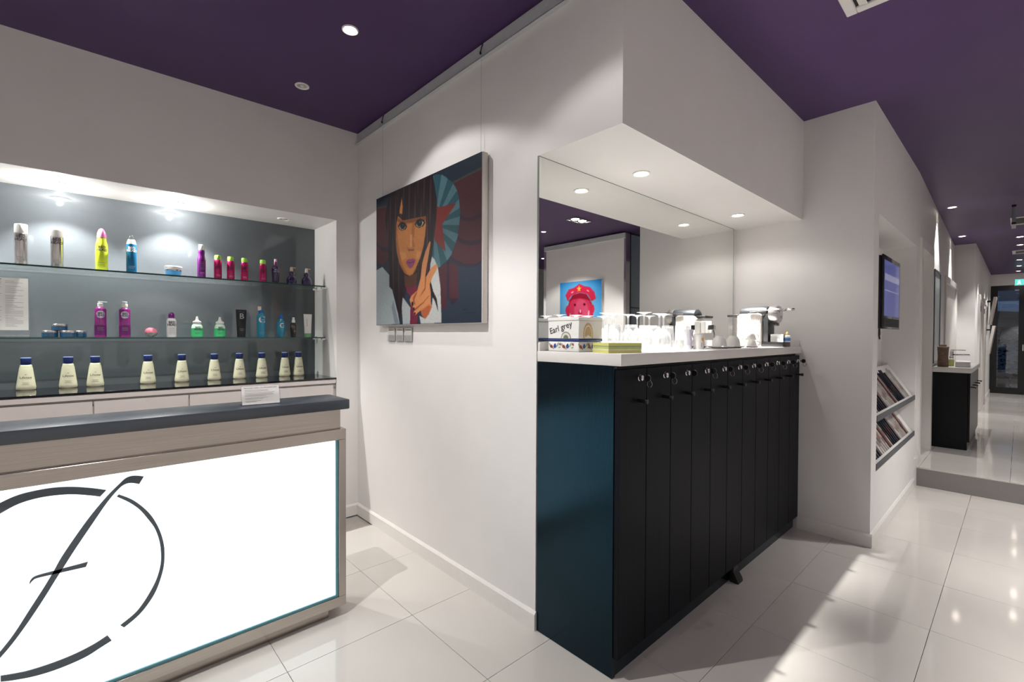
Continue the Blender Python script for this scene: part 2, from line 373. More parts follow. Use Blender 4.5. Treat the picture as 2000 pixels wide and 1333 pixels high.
# ---------------------------------------------------------------- product niche
tag(G().box(-2.7,XN,0,.012,0,ZN1-.92).build('glass_back_panel',GREYGLASS,loc=(0,YNB,.92)),'glossy grey back-painted glass panel lining the back of the product niche','glass panel')
tag(G().box(-2.7,XN-.001,0,YNB-YN,0,.012).build('glass_ledge',BLKGLASS,loc=(0,YN-.004,ZN0-.012),bevel=.001,seg=1),'black glass ledge along the bottom of the product niche','ledge')
dc=thing('drawer_unit','long white drawer unit under the black glass ledge, behind the desk','cabinet',(0,YN,0))
G().box(-2.7,XN-.004,.022,.44,0,1.09).build('body',DRAWER,dc)
G().box(-2.7,XN-.004,0,.022,1.062,1.09).build('top_rail',DRAWER,dc)
G().box(-2.7,XN-.004,.012,.0215,1.03,1.062).build('finger_groove',mat('groove_grey',(150,146,143),.5),dc)
xs=[-2.685,-2.24,-1.78,-1.32,-.865,-.41,.045,.50,1.428]
for a,b in zip(xs[:-1],xs[1:]):
    if b-a>.6: b2=b
    G().box(a+.004,b-.004,0,.02,.56,1.048).build('drawer_front',DRAWER,dc,bevel=.0015,seg=1)
    G().box(a+.004,b-.004,0,.02,.03,.552).build('drawer_front',DRAWER,dc,bevel=.0015,seg=1)
def shelf(z,label,edge=True):
    t=thing('glass_shelf',label,'shelf',(0,0,z))
    G().box(-2.69,XN-.025,3.746,YNB-.006,-.009,0).build('pane',SHELFGLASS,t)
    G().box(-2.69,XN-.025,3.7435,3.7455,-.009,0).build('front_edge',SHELFEDGE,t)
    for y in (3.78,3.98):
        G().box(XN-.04,XN,y-.009,y+.009,-.02,-.0095).box(XN-.012,XN,y-.009,y+.009,-.0095,.006).build('bracket',CHROME,t,bevel=.001,seg=1)
    return t
shelf(1.822,'upper clear glass shelf across the product niche'); shelf(1.415,'lower clear glass shelf across the product niche')
for i,(x,y,p,lab,dim) in enumerate(((-.68,3.83,60,'niche downlight out of frame, furthest left of the four above the shelves',0),(-.10,3.83,60,'glowing niche downlight above the silver spray cans',0),(.474,3.85,60,'glowing niche downlight above the blue and white tub',0),(1.14,3.82,0,'unlit niche downlight above the small purple pump bottles',1))):
    downlight(x,y,ZN1,lab,p,.045,'downlights in the niche soffit',angle=105,blend=.5,dim=bool(dim),colr=(1,.985,.95),bare=0 if dim else 8)
# ---------------------------------------------------------------- bottles in the niche
ZU, ZM, ZL = 1.822, 1.415, 1.104
YS = 3.83
SILV=mat('silver_can',(196,192,190),.22,.9,var=.03); CAPW=mat('frosted_cap',(226,226,224),.35,var=.02)
PINKM=mat('magenta_can',(178,38,98),.22,.55,var=.04); LIME=mat('lime_cap',(150,205,80),.4)
YEL=mat('yellow_can',(196,214,40),.35); PNK=mat('pink_cap',(226,120,176),.35); BLUC=mat('blue_can',(22,98,136),.25,.4)
PURC=mat('purple_can',(120,44,128),.25,.5); PURL=mat('purple_liquid_bottle',(128,32,112),.2,coat=.5); DPUR=mat('dark_purple_bottle',(40,18,72),.12,coat=.6)
TEAL=mat('teal_bottle',(22,128,158),.25,coat=.3); TEALC=mat('blue_cap',(24,96,170),.25); BRN=mat('brown_bottle',(40,26,20),.12,coat=.6)
CREAM=mat('cream_bottle',(214,208,180),.38); NAVYC=mat('navy_cap',(22,38,98),.35); GRN=mat('green_gel',(66,190,120),.2,coat=.4); MINT=mat('mint_bottle_top',(196,226,206),.25,coat=.4)
SKYB=mat('sky_blue_tub',(60,146,204),.35); CLRJ=mat('jar_blue_gel',(18,70,104),.12,coat=.6); TUBEB=mat('black_tube',(16,18,22),.4); TUBEW=mat('white_tube',(226,224,220),.4); TUBEG=mat('green_band',(110,160,112),.45)
BRASSP=mat('pale_gold_pump',(206,190,170),.35); GREYPR=mat('grey_print',(150,152,156),.5)
def front_lines(r,z,rows,m,t,sy=1): return lines_on(on_cyl(r,z,sy=sy),rows,m,t)
def silver_can(x,label):
    t=thing('spray_can',label,'spray can',(x,YS,ZU)); r=.0275
    G().lathe([(r-.002,0),(r,.003),(r,.178),(r-.004,.183)],28).build('body',SILV,t,smooth=True)
    G().lathe([(r-.001,.181),(r,.184),(r,.226),(r-.002,.231),(0,.232)],28).build('cap',CAPW,t,smooth=True)
    lettering('BED\nHEAD',.022,on_cyl(r,.152),INK,t,bold=.0005); front_lines(r,0,[(-.018,.018,.045),(-.016,.012,.038),(-.018,.014,.031)],INK,t)
    return t
silver_can(-.250,'first silver spray can with frosted cap, far left of the upper shelf')
silver_can(-.104,'second silver spray can with frosted cap, left of the yellow can')
t=thing('spray_can','bright yellow spray can with pink pointed cap on the upper shelf','spray can',(.093,YS,ZU))
G().lathe([(.027,0),(.029,.003),(.029,.150),(.027,.168),(.0225,.188),(.021,.205)],28).build('body',YEL,t,smooth=True)
G().lathe([(.0225,.203),(.0225,.212),(.020,.235),(.013,.253),(.006,.26),(0,.261)],24).build('cap',PNK,t,smooth=True)
lettering('BED\nHEAD',.021,on_cyl(.029,.135),INK,t,bold=.0005); front_lines(.029,0,[(-.02,.018,.048),(-.02,.014,.036),(-.02,.016,.028)],INK,t)
t=thing('spray_can','metallic blue spray can with clear pointed cap on the upper shelf','spray can',(.235,YS,ZU))
G().lathe([(.025,0),(.0265,.003),(.0265,.178),(.024,.184)],28).build('body',BLUC,t,smooth=True)
G().lathe([(.0245,.183),(.022,.198),(.019,.208),(.018,.212)],24).build('shoulder',CAPW,t,smooth=True)
G().lathe([(.018,.211),(.016,.226),(.010,.238),(0,.242)],24).build('cap',ACRYL,t,smooth=True)
lettering('BED\nHEAD',.021,on_cyl(.0265,.148),CAPW,t,bold=.0005); front_lines(.0265,0,[(-.016,.016,.04),(-.016,.012,.03)],GREYPR,t)
t=thing('product_tub','blue tub with white lid on the upper shelf','tub',(.452,YS,ZU))
G().lathe([(.036,0),(.040,.004),(.045,.034)],32).build('body',SKYB,t,smooth=True)
G().lathe([(.0455,.034),(.046,.042)],32,caps=True).build('silver_band',SILV,t,smooth=True)
G().lathe([(.048,.042),(.049,.046),(.049,.062),(.047,.065),(0,.065)],32).build('lid',CAPW,t,smooth=True)
t=thing('spray_can','tall purple waisted spray can with white cap on the upper shelf','spray can',(.610,YS,ZU))
G().lathe([(.024,0),(.025,.003),(.025,.125),(.022,.142),(.0185,.158),(.0195,.175),(.020,.182),(.017,.193)],28).build('body',PURC,t,smooth=True)
G().lathe([(.0165,.192),(.017,.195),(.017,.225),(.015,.23),(0,.23)],24).build('cap',CAPW,t,smooth=True)
front_lines(.025,0,[(-.012,.014,z) for z in (.03,.037,.06,.068,.076,.084,.092,.10,.108)],GREYPR,t)
def pink_can(x,label):
    t=thing('spray_can',label,'spray can',(x,YS,ZU))
    G().lathe([(.0235,0),(.0245,.003),(.0245,.122),(.0225,.132),(.019,.138)],28).build('body',PINKM,t,smooth=True)
    G().lathe([(.0195,.137),(.020,.14),(.020,.162),(.018,.168),(0,.169)],24).build('cap',LIME,t,smooth=True)
    lettering('BED\nHEAD',.018,on_cyl(.0245,.088),mat('maroon_print',(88,16,50),.5),t,bold=.0004); front_lines(.0245,0,[(-.014,.012,.022),(-.014,.010,.03)],GREYPR,t)
    return t
p0=pink_can(.707,'first magenta can with lime cap, just right of the tall purple can')
for x,l in ((.786,'second magenta can with lime cap from the left'),(.874,'third magenta can with lime cap from the left'),(.996,'fourth magenta can with lime cap, beside the dark slim bottle')): dup(p0,(x,YS,ZU),l,group='magenta cans on the upper shelf')
p0['group']='magenta cans on the upper shelf'
t=thing('spray_bottle','slim dark indigo bottle with pink sprayer on the upper shelf','bottle',(1.084,YS,ZU))
G().lathe([(.022,0),(.0235,.004),(.0285,.10),(.0275,.115),(.018,.13),(.012,.135)],28).build('body',DPUR,t,smooth=True)
G().lathe([(.0125,.134),(.0125,.160),(.010,.164)],20).build('collar',mat('plum_collar',(120,40,96),.3),t,smooth=True)
G().lathe([(.010,.163),(.010,.182),(.008,.185),(0,.185)],18).build('sprayer',mat('pale_pink_sprayer',(210,176,200),.3),t,smooth=True)
lettering('BED\nHEAD',.018,on_cyl(.0282,.095),GREYPR,t); front_lines(.024,0,[(-.014,.014,.03)],GREYPR,t)
def pump_head(t,z,m,r=.011,dr=1):
    G().lathe([(r,z),(r,z+.022),(r*.8,z+.025)],18).build('pump_collar',m,t,smooth=True)
    G().box(-r*.75,r*.75,-r*.7,r*.7,z+.024,z+.034).box(r*.6,r*.6+.024,-.004,.004,z+.028,z+.033).build('pump_spout',m,t,bevel=.0015,seg=1)
def orb(x,label):
    t=thing('pump_bottle',label,'bottle',(x,YS,ZU))
    G().lathe([(.026,0),(.034,.008),(.0375,.026),(.035,.046),(.026,.062),(.017,.072),(.0205,.084),(.021,.092),(.016,.100),(.010,.103)],28).build('body',DPUR,t,smooth=True)
    pump_head(t,.102,BRASSP); return t
o0=orb(1.199,'left of the two round dark purple pump bottles, right end of upper shelf'); dup(o0,(1.311,YS,ZU),'right of the two round dark purple pump bottles, right end of upper shelf',group='round purple pump bottles')
o0['group']='round purple pump bottles'
# lower glass shelf
t=thing('price_list','white printed price list in a clear stand, left end of the lower shelf','sign',(-.37,YS+.03,ZM))
G().box(-.15,.15,0,.004,.006,.345).prism([(-.0,0),(.045,0),(.045,.003),(.004,.003)],-.15,.15,'yz').prism([(-.075,0),(.004,0),(.004,.01),(0,.02),(-.02,.006),(-.075,.003)],-.15,.15,'yz').build('stand',ACRYL,t)
G().box(-.145,.145,-.002,-.0005,.04,.335).build('sheet',PAPER,t)
rr=[]
random.seed(3)
for c in (-.135,-.03,.055):
    z=.315
    while z>.06:
        rr.append((c,c+random.choice((.045,.06,.07,.035)),z)); z-=random.choice((.008,.008,.011,.02))
lines_on(lambda x,y:(x,-.0028,y),rr,mat('pale_grey_print',(140,138,140),.6),t,h=.0016)
lines_on(lambda x,y:(x,-.0028,y),[(-.04,.04,.324)],INK,t,h=.004)
random.seed(7)
def jar(x,y,z,label):
    t=thing('gel_jar',label,'jar',(x,y,z),group='stacked blue gel jars')
    G().lathe([(.033,0),(.0355,.003),(.0355,.026)],28).build('body',CLRJ,t,smooth=True)
    G().lathe([(.036,.0265),(.0365,.029),(.0365,.036),(.034,.039),(0,.039)],28).build('lid',SILV,t,smooth=True); return t
j0=jar(-.137,YS,ZM,'bottom left jar of blue gel in the small pyramid')
dup(j0,(-.060,YS-.012,ZM),'bottom middle jar of blue gel in the small pyramid'); dup(j0,(-.012,YS+.047,ZM),'bottom right jar of blue gel, partly behind the middle one'); dup(j0,(-.096,YS+.006,ZM+.039),'top jar of blue gel on the small pyramid')
HOLO=mat('holographic_label',(190,190,210),.18,.6,var=.45,scale=25,stretch=(20,1,1))
def violet(x,label,pump):
    t=thing('shampoo_bottle',label,'bottle',(x,YS,ZM)); r=.0285
    G().lathe([(r-.002,0),(r,.004),(r,.170),(r-.003,.178),(.017,.184),(.014,.187)],28).build('body',PURL,t,smooth=True)
    G().lathe([(r+.0006,.012),(r+.0006,.075)],28,caps=False).build('lower_label',mat('deep_violet_label',(86,18,84),.3),t,smooth=True)
    v=[(x_:= .0225*math.cos(a), .0225*math.sin(a)) for a in [2*PI*k/24 for k in range(24)]]
    g=G()
    for k in range(-9,9):
        x0,x1=k*.0025,(k+1)*.0025
        h0=math.sqrt(max(0,.0225**2-x0*x0)); h1=math.sqrt(max(0,.0225**2-x1*x1)); f=on_cyl(r,.14,e=.0005)
        g.add([f(x0,-h0),f(x1,-h1),f(x1,h1),f(x0,h0)],[(0,1,2,3)])
    g.build('label',HOLO,t)
    lettering('BED\nHEAD',.016,on_cyl(r,.14,e=.0009),INK,t,bold=.0005)
    front_lines(r+.0006,0,[(-.015,.015,.06),(-.015,.012,.052),(-.015,.015,.044)],GREYPR,t)
    if pump: pump_head(t,.186,CAPW,.0145)
    else:
        G().lathe([(.0145,.186),(.0155,.189),(.0155,.208),(.014,.211)],20).build('pump_collar',CAPW,t,smooth=True)
        G().box(-.012,.012,-.012,.012,.2105,.224).box(-.005,.005,-.03,-.011,.215,.222).build('pump_spout',CAPW,t,bevel=.002,seg=1)
    return t
violet(.085,'left purple pump bottle with silver oval label on the lower shelf',True); violet(.200,'right purple pump bottle with silver oval label on the lower shelf',False)
t=thing('hair_brush','egg-shaped pink and silver hair brush lying on the lower shelf','brush',(.332,YS,ZM))
G().lathe([(.010,.001),(.026,.008),(.0335,.022),(.0345,.030)],28,caps=True).build('silver_base',SILV,t,smooth=True)
G().lathe([(.0345,.030),(.033,.042),(.026,.054),(.014,.061),(0,.063)],28,caps=False).build('pink_shell',mat('pink_shell',(232,132,152),.22,coat=.4),t,smooth=True)
t=thing('spray_bottle','white bottle with black lettering and round purple cap on the lower shelf','bottle',(.440,YS,ZM))
G().lathe([(.0255,0),(.0275,.004),(.0275,.105),(.025,.118),(.018,.126)],28).build('body',mat('white_bottle',(224,222,224),.25,coat=.3),t,smooth=True)
G().lathe([(.0165,.125),(.017,.128),(.0175,.146),(.014,.158),(.007,.165),(0,.166)],22).build('cap',PURC,t,smooth=True)
lettering('BED\nHEAD',.021,on_cyl(.0275,.09),INK,t,bold=.0007); front_lines(.0275,0,[(-.016,.016,z) for z in (.02,.027,.034,.041,.048,.055,.062)],INK,t)
def gel(x,label):
    t=thing('gel_bottle',label,'bottle',(x,YS,ZM))
    G().lathe([(.029,0),(.0345,.006),(.0355,.04),(.034,.062)],28).build('gel',GRN,t,smooth=True)
    G().lathe([(.034,.062),(.030,.082),(.022,.092),(.019,.095)],28).build('body',MINT,t,smooth=True)
    G().lathe([(.024,.094),(.0255,.096),(.0255,.106),(.020,.110),(.012,.114),(.0085,.126),(.006,.141),(0,.143)],22).build('nozzle_cap',CAPW,t,smooth=True)
    lettering('BED\nHEAD',.017,on_cyl(.0355,.060),INK,t,bold=.0004); front_lines(.0355,0,[(-.018,.016,.030),(-.018,.010,.024)],INK,t)
    return t
g0=gel(.583,'left green gel bottle with white nozzle cap on the lower shelf'); dup(g0,(.718,YS,ZM),'right green gel bottle with white nozzle cap on the lower shelf',group='green gel bottles'); g0['group']='green gel bottles'
def tube_body(w,h,d0=.019,cap=.02):
    """squeeze tube standing on its cap: oval at the cap, flat crimp at the top"""
    g=G(); n=24; prof=[(0,1.0),(.35,.75),(.7,.4),(.95,.08),(1,.06)]; vs=[]; 
    for s_,dd in prof:
        for i in range(n):
            a=2*PI*i/n; ww=w*(.78+.22*s_); vs.append((ww*math.cos(a), d0*dd*math.sin(a), cap+(h-cap)*s_))
    fs=[(j*n+i,j*n+(i+1)%n,(j+1)*n+(i+1)%n,(j+1)*n+i) for j in range(len(prof)-1) for i in range(n)]+[tuple(range(n))[::-1],tuple((len(prof)-1)*n+i for i in range(n))]
    return g.add(vs,fs)
t=thing('squeeze_tube','black squeeze tube marked with a white B on the lower shelf','tube',(.852,YS,ZM))
tube_body(.035,.199).build('body',TUBEB,t,smooth=True); G().lathe([(.026,0),(.0265,.002),(.0265,.021)],24,sy=.72).build('cap',BLACK,t,smooth=True)
lettering('B',.055,lambda x,y:(x,-.0145,.150+y),GREYPR,t,bold=.001)
lines_on(lambda x,y:(x,-.0185,y),[(-.014,.014,.060),(-.014,.016,.053),(-.010,.010,.046)],GREYPR,t); lines_on(lambda x,y:(x,-.0120,y),[(-.018,-.002,.185),(.004,.016,.180)],GREYPR,t)
t=thing('conditioner_bottle','tall teal bottle with big white C and cream flip sprayer on the lower shelf','bottle',(.983,YS,ZM))
G().lathe([(.027,0),(.0292,.004),(.0292,.148),(.026,.163),(.018,.172),(.016,.178)],28).build('body',TEAL,t,smooth=True)
G().lathe([(.016,.177),(.0165,.19),(.012,.200),(.008,.204),(0,.205)],20).build('collar',TEALC,t,smooth=True)
G().box(-.022,.000,-.009,.009,.198,.228).build('sprayer_head',mat('cream_sprayer',(226,214,204),.35),t,bevel=.003,seg=2)
lettering('C',.068,on_cyl(.0292,.128,e=.0008),CAPW,t,bold=.001); lettering('CATWALK',.009,on_cyl(.0292,.128,e=.0014),CAPW,t,name='small_lettering')
front_lines(.0292,0,[(-.018,.016,.038),(-.018,.018,.03),(-.018,.01,.022)],GREYPR,t)
t=thing('conditioner_bottle','shorter oval teal bottle with white C on the lower shelf','bottle',(1.121,YS,ZM))
G().lathe([(.016,0),(.021,.004),(.0305,.06),(.0315,.085),(.028,.112),(.018,.132),(.012,.142)],28,sy=.72).build('body',TEAL,t,smooth=True)
G().lathe([(.0125,.141),(.0135,.150),(.011,.168),(.006,.178),(0,.18)],20).build('cap',TEALC,t,smooth=True)
f_=lambda x,y:(x*.8,-.0228*math.sqrt(max(0,1-(x*.8/.034)**2)) ,.088+y)
lettering('C',.05,f_,CAPW,t,bold=.001); lettering('CATWALK',.0075,lambda x,y:(x,f_(x,y)[1]-.0008,.088+y),CAPW,t,name='small_lettering')
t=thing('spray_bottle','small dark brown spray bottle with white sprayer on the lower shelf','bottle',(1.212,YS,ZM))
G().lathe([(.017,0),(.019,.003),(.0238,.075),(.0235,.098),(.017,.110),(.011,.114)],26).build('body',BRN,t,smooth=True)
G().lathe([(.0125,.113),(.0125,.130),(.009,.134),(.009,.150),(.007,.154),(0,.154)],18).build('sprayer',CAPW,t,smooth=True)
lettering('BED\nHEAD',.013,on_cyl(.0236,.085,a0=-PI/2-.5),GREYPR,t); front_lines(.0215,0,[(-.004,.010,.046)],CAPW,t)
t=thing('squeeze_tube','white squeeze tube with green foot at the right end of the lower shelf','tube',(1.320,YS,ZM))
tube_body(.0325,.182).build('body',TUBEW,t,smooth=True); G().lathe([(.0255,0),(.0262,.002),(.0262,.03)],24,sy=.80).build('cap',TUBEG,t,smooth=True)
v_=lambda x,y:(-.004-y,-.0150+.0*x,.118+x)
g=G(); g.add([(-.0125,-.0178,.085),(-.0095,-.0178,.085),(-.0095,-.0136,.145),(-.0125,-.0136,.145)],[(0,1,2,3)]); g.build('printed_line',mat('pale_grey_print',(140,138,140),.6),t)
# black glass ledge: ten cream bottles
ordn=['first','second','third','fourth','fifth','sixth','seventh','eighth','ninth','tenth']
def cream_bottle(x,label):
    t=thing('lotion_bottle',label,'bottle',(x,3.955,ZL),0,'cream lotion bottles on the black glass ledge')
    n=32
    G().lathe([(.036,0),(.0405,.004),(.0425,.018),(.0405,.030),(.030,.118),(.0285,.130),(.0265,.134),(.0255,.145),(.021,.149)],n,sy=.72).build('body',CREAM,t,smooth=True)
    G().lathe([(.0205,.148),(.0215,.150),(.0235,.186),(.022,.190),(0,.190)],24,sy=.8).build('cap',NAVYC,t,smooth=True)
    G().lathe([(.0236,.1865),(.0225,.1906),(0,.1908)],24,sy=.8).build('cap_lid',mat('pale_blue_lid',(150,166,206),.3),t,smooth=True)
    fr=lambda x,y:(x,-.72*(.0425-(.074+y-.02)*.125)*math.sqrt(max(0,1-(x/.038)**2))-.0012,.074+y)
    lettering('Lifetex',.0185,fr,INK,t); lettering('w',.011,lambda x,y:fr(x,y+.018),INK,t,name='emblem')
    lines_on(fr,[(-.014,.014,-.030),(-.012,.012,-.036),(-.016,.016,-.042)],INK,t); return t
cx=[-.243,-.063,.061,.325,.512,.706,.867,1.020,1.186,1.291]
c0=cream_bottle(cx[0],'first cream lotion bottle with navy cap from the left end of the black ledge')
for k in range(1,10): dup(c0,(cx[k],3.955,ZL),'%s cream lotion bottle with navy cap from the left on the black ledge'%ordn[k])
# ---------------------------------------------------------------- reception desk
YD=2.329
dk=thing('reception_desk','brushed steel reception desk with glowing white front and round emblem','desk',(0,YD,0))
xl=-1.35; xr=.992
G().prism([(xl-.03,-.012),(1.007,-.012),(1.007,.235),(.990,.250),(xl-.03,.250)],1.058,1.108,'xy').build('desk_top',NAVY,dk,bevel=.006,seg=2)
G().box(xl+.02,.971,.022,.035,.955,1.058).box(.958,.971,.035,.21,.955,1.058).box(xl+.02,.971,.21,.225,.955,1.058).build('upper_panel',STEEL,dk)
g=G().box(xl,xr,0,.05,.9035,.957).box(xl,xr,0,.05,.052,.1017).box(.955,xr,0,.05,.1017,.9035).box(xl,xl+.045,0,.05,.1017,.9035)
g.build('front_frame',STEEL,dk,bevel=.0015,seg=1)
G().box(xr-.012,xr,.05,.235,.052,.957).box(xl,xr-.012,.22,.235,.052,.957).box(xl,xr-.012,.05,.22,.94,.957).box(xl,xr-.012,.05,.22,.052,.07).build('carcass',STEEL,dk)
G().box(xl+.08,.913,.03,.215,0,.052).build('plinth',STEEL,dk)
PANEL=mat('backlit_opal_panel',(236,246,248),.25,emit=1.0,var=.015,scale=1.2,ecol=(.84,.97,1.0))
G().box(xl+.045,.955,.016,.022,.1017,.9035).build('light_panel',PANEL,dk)
G().box(.9425,.9545,.008,.0155,.1017,.9035).box(xl+.045,.943,.008,.0155,.1017,.112).build('glass_edge',mat('aqua_glass_edge',(96,150,160),.1),dk)
EMB=mat('slate_emblem',(84,92,100),.5)
F1=[(.177,.873),(.147,.882),(.123,.878),(.1,.856),(.067,.82),(.021,.759),(-.022,.691),(-.059,.627),(-.079,.584),(-.103,.536),(-.14,.469),(-.179,.398),(-.215,.347),(-.26,.29)]
F2=[(.163,.846),(.137,.856),(.116,.853),(.096,.835),(.066,.795),(.021,.72),(-.023,.645),(-.056,.585),(-.077,.547),(-.106,.492),(-.146,.423),(-.184,.365),(-.222,.318),(-.27,.262)]
F1+=[(-.31,.245),(-.35,.235)]; F2+=[(-.315,.215),(-.352,.212)]
B1=[(-.141,.561),(-.136,.574),(-.122,.582),(-.077,.584),(.012,.587)]; B2=[(-.139,.559),(-.132,.568),(-.12,.573),(-.071,.572),(.006,.570)]
O1=[(.065,.844),(.022,.861),(-.027,.876),(-.075,.884),(-.12,.884),(-.165,.878),(-.207,.861),(-.27,.825),(-.325,.77),(-.36,.70),(-.38,.62),(-.383,.54),(-.37,.47),(-.345,.40)]
I1=[(.047,.823),(.022,.833),(-.027,.849),(-.075,.856),(-.121,.856),(-.165,.847),(-.207,.825),(-.262,.79),(-.31,.742),(-.343,.68),(-.363,.61),(-.370,.54),(-.362,.473),(-.340,.405)]
O2=[(.101,.819),(.14,.79),(.175,.75),(.203,.705),(.225,.65),(.238,.596),(.242,.548),(.239,.494),(.227,.442),(.209,.394),(.18,.35),(.151,.321),(.114,.297)]
I2=[(.095,.812),(.133,.78),(.164,.744),(.189,.701),(.21,.659),(.224,.609),(.23,.561),(.229,.506),(.216,.451),(.194,.404),(.169,.364),(.145,.337),(.103,.31)]
O3=[(.077,.262),(.044,.249),(.006,.234),(-.043,.226),(-.09,.224),(-.136,.228),(-.18,.238),(-.211,.248)]
I3=[(.065,.287),(.031,.272),(-.013,.26),(-.055,.254),(-.102,.252),(-.147,.254),(-.179,.26),(-.211,.268)]
def smooth_line(P,k=4):
    out=[]; n=len(P)
    for i in range(n-1):
        p0,p1,p2,p3=[Vector(P[max(0,min(n-1,j))]) for j in (i-1,i,i+1,i+2)]
        for s in range(k):
            t=s/k; out.append(tuple(.5*((2*p1)+(p2-p0)*t+(2*p0-5*p1+4*p2-p3)*t*t+(3*p1-p0-3*p2+p3)*t**3)))
    return out+[tuple(P[-1])]
for nm,a,b in (('emblem_stroke',F1,F2),('emblem_crossbar',B1,B2),('emblem_ring',O1,I1),('emblem_ring',O2,I2),('emblem_ring',O3,I3)):
    G().strip(smooth_line(a),smooth_line(b),.0115,.0155,'xz').build(nm,EMB,dk)
ch=thing('card_stand','small clear acrylic stand with a white printed privilege card on the desk top','sign',(.617,2.40,1.108),R(-3))
tl=lambda x,y:(x,-.002+ (y)*.28,y)
G().box(-.083,.083,0,.0025,0,.090).map(lambda x,y,z:(x,y+z*.28,z)).box(-.083,.083,0,.0025,0,.09).map(lambda x,y,z:(x,y,z)).build('acrylic_front',ACRYL,ch)
G().box(-.083,.083,0,.06,0,.002).build('acrylic_base',ACRYL,ch)
G().box(-.079,.079,-.0014,-.0002,.004,.086).map(lambda x,y,z:(x,y+z*.28,z)).build('card',PAPER,ch)
lettering('PRIVILEGE CARD, ON PRIVILEGE DAY',.0085,lambda x,y:tl(x,.078+y),INK,ch)
lines_on(lambda x,y:tl(x,y),[(-.068,.03,.068),(-.068,.034,.063),(-.068,.06,.056),(-.066,.05,.051),(-.066,.055,.046),(-.066,.02,.041),(-.066,.03,.033),(-.066,.01,.028),(-.066,.0,.020),(-.066,-.02,.015)],mat('pale_grey_print',(140,138,140),.6),ch,h=.0013)

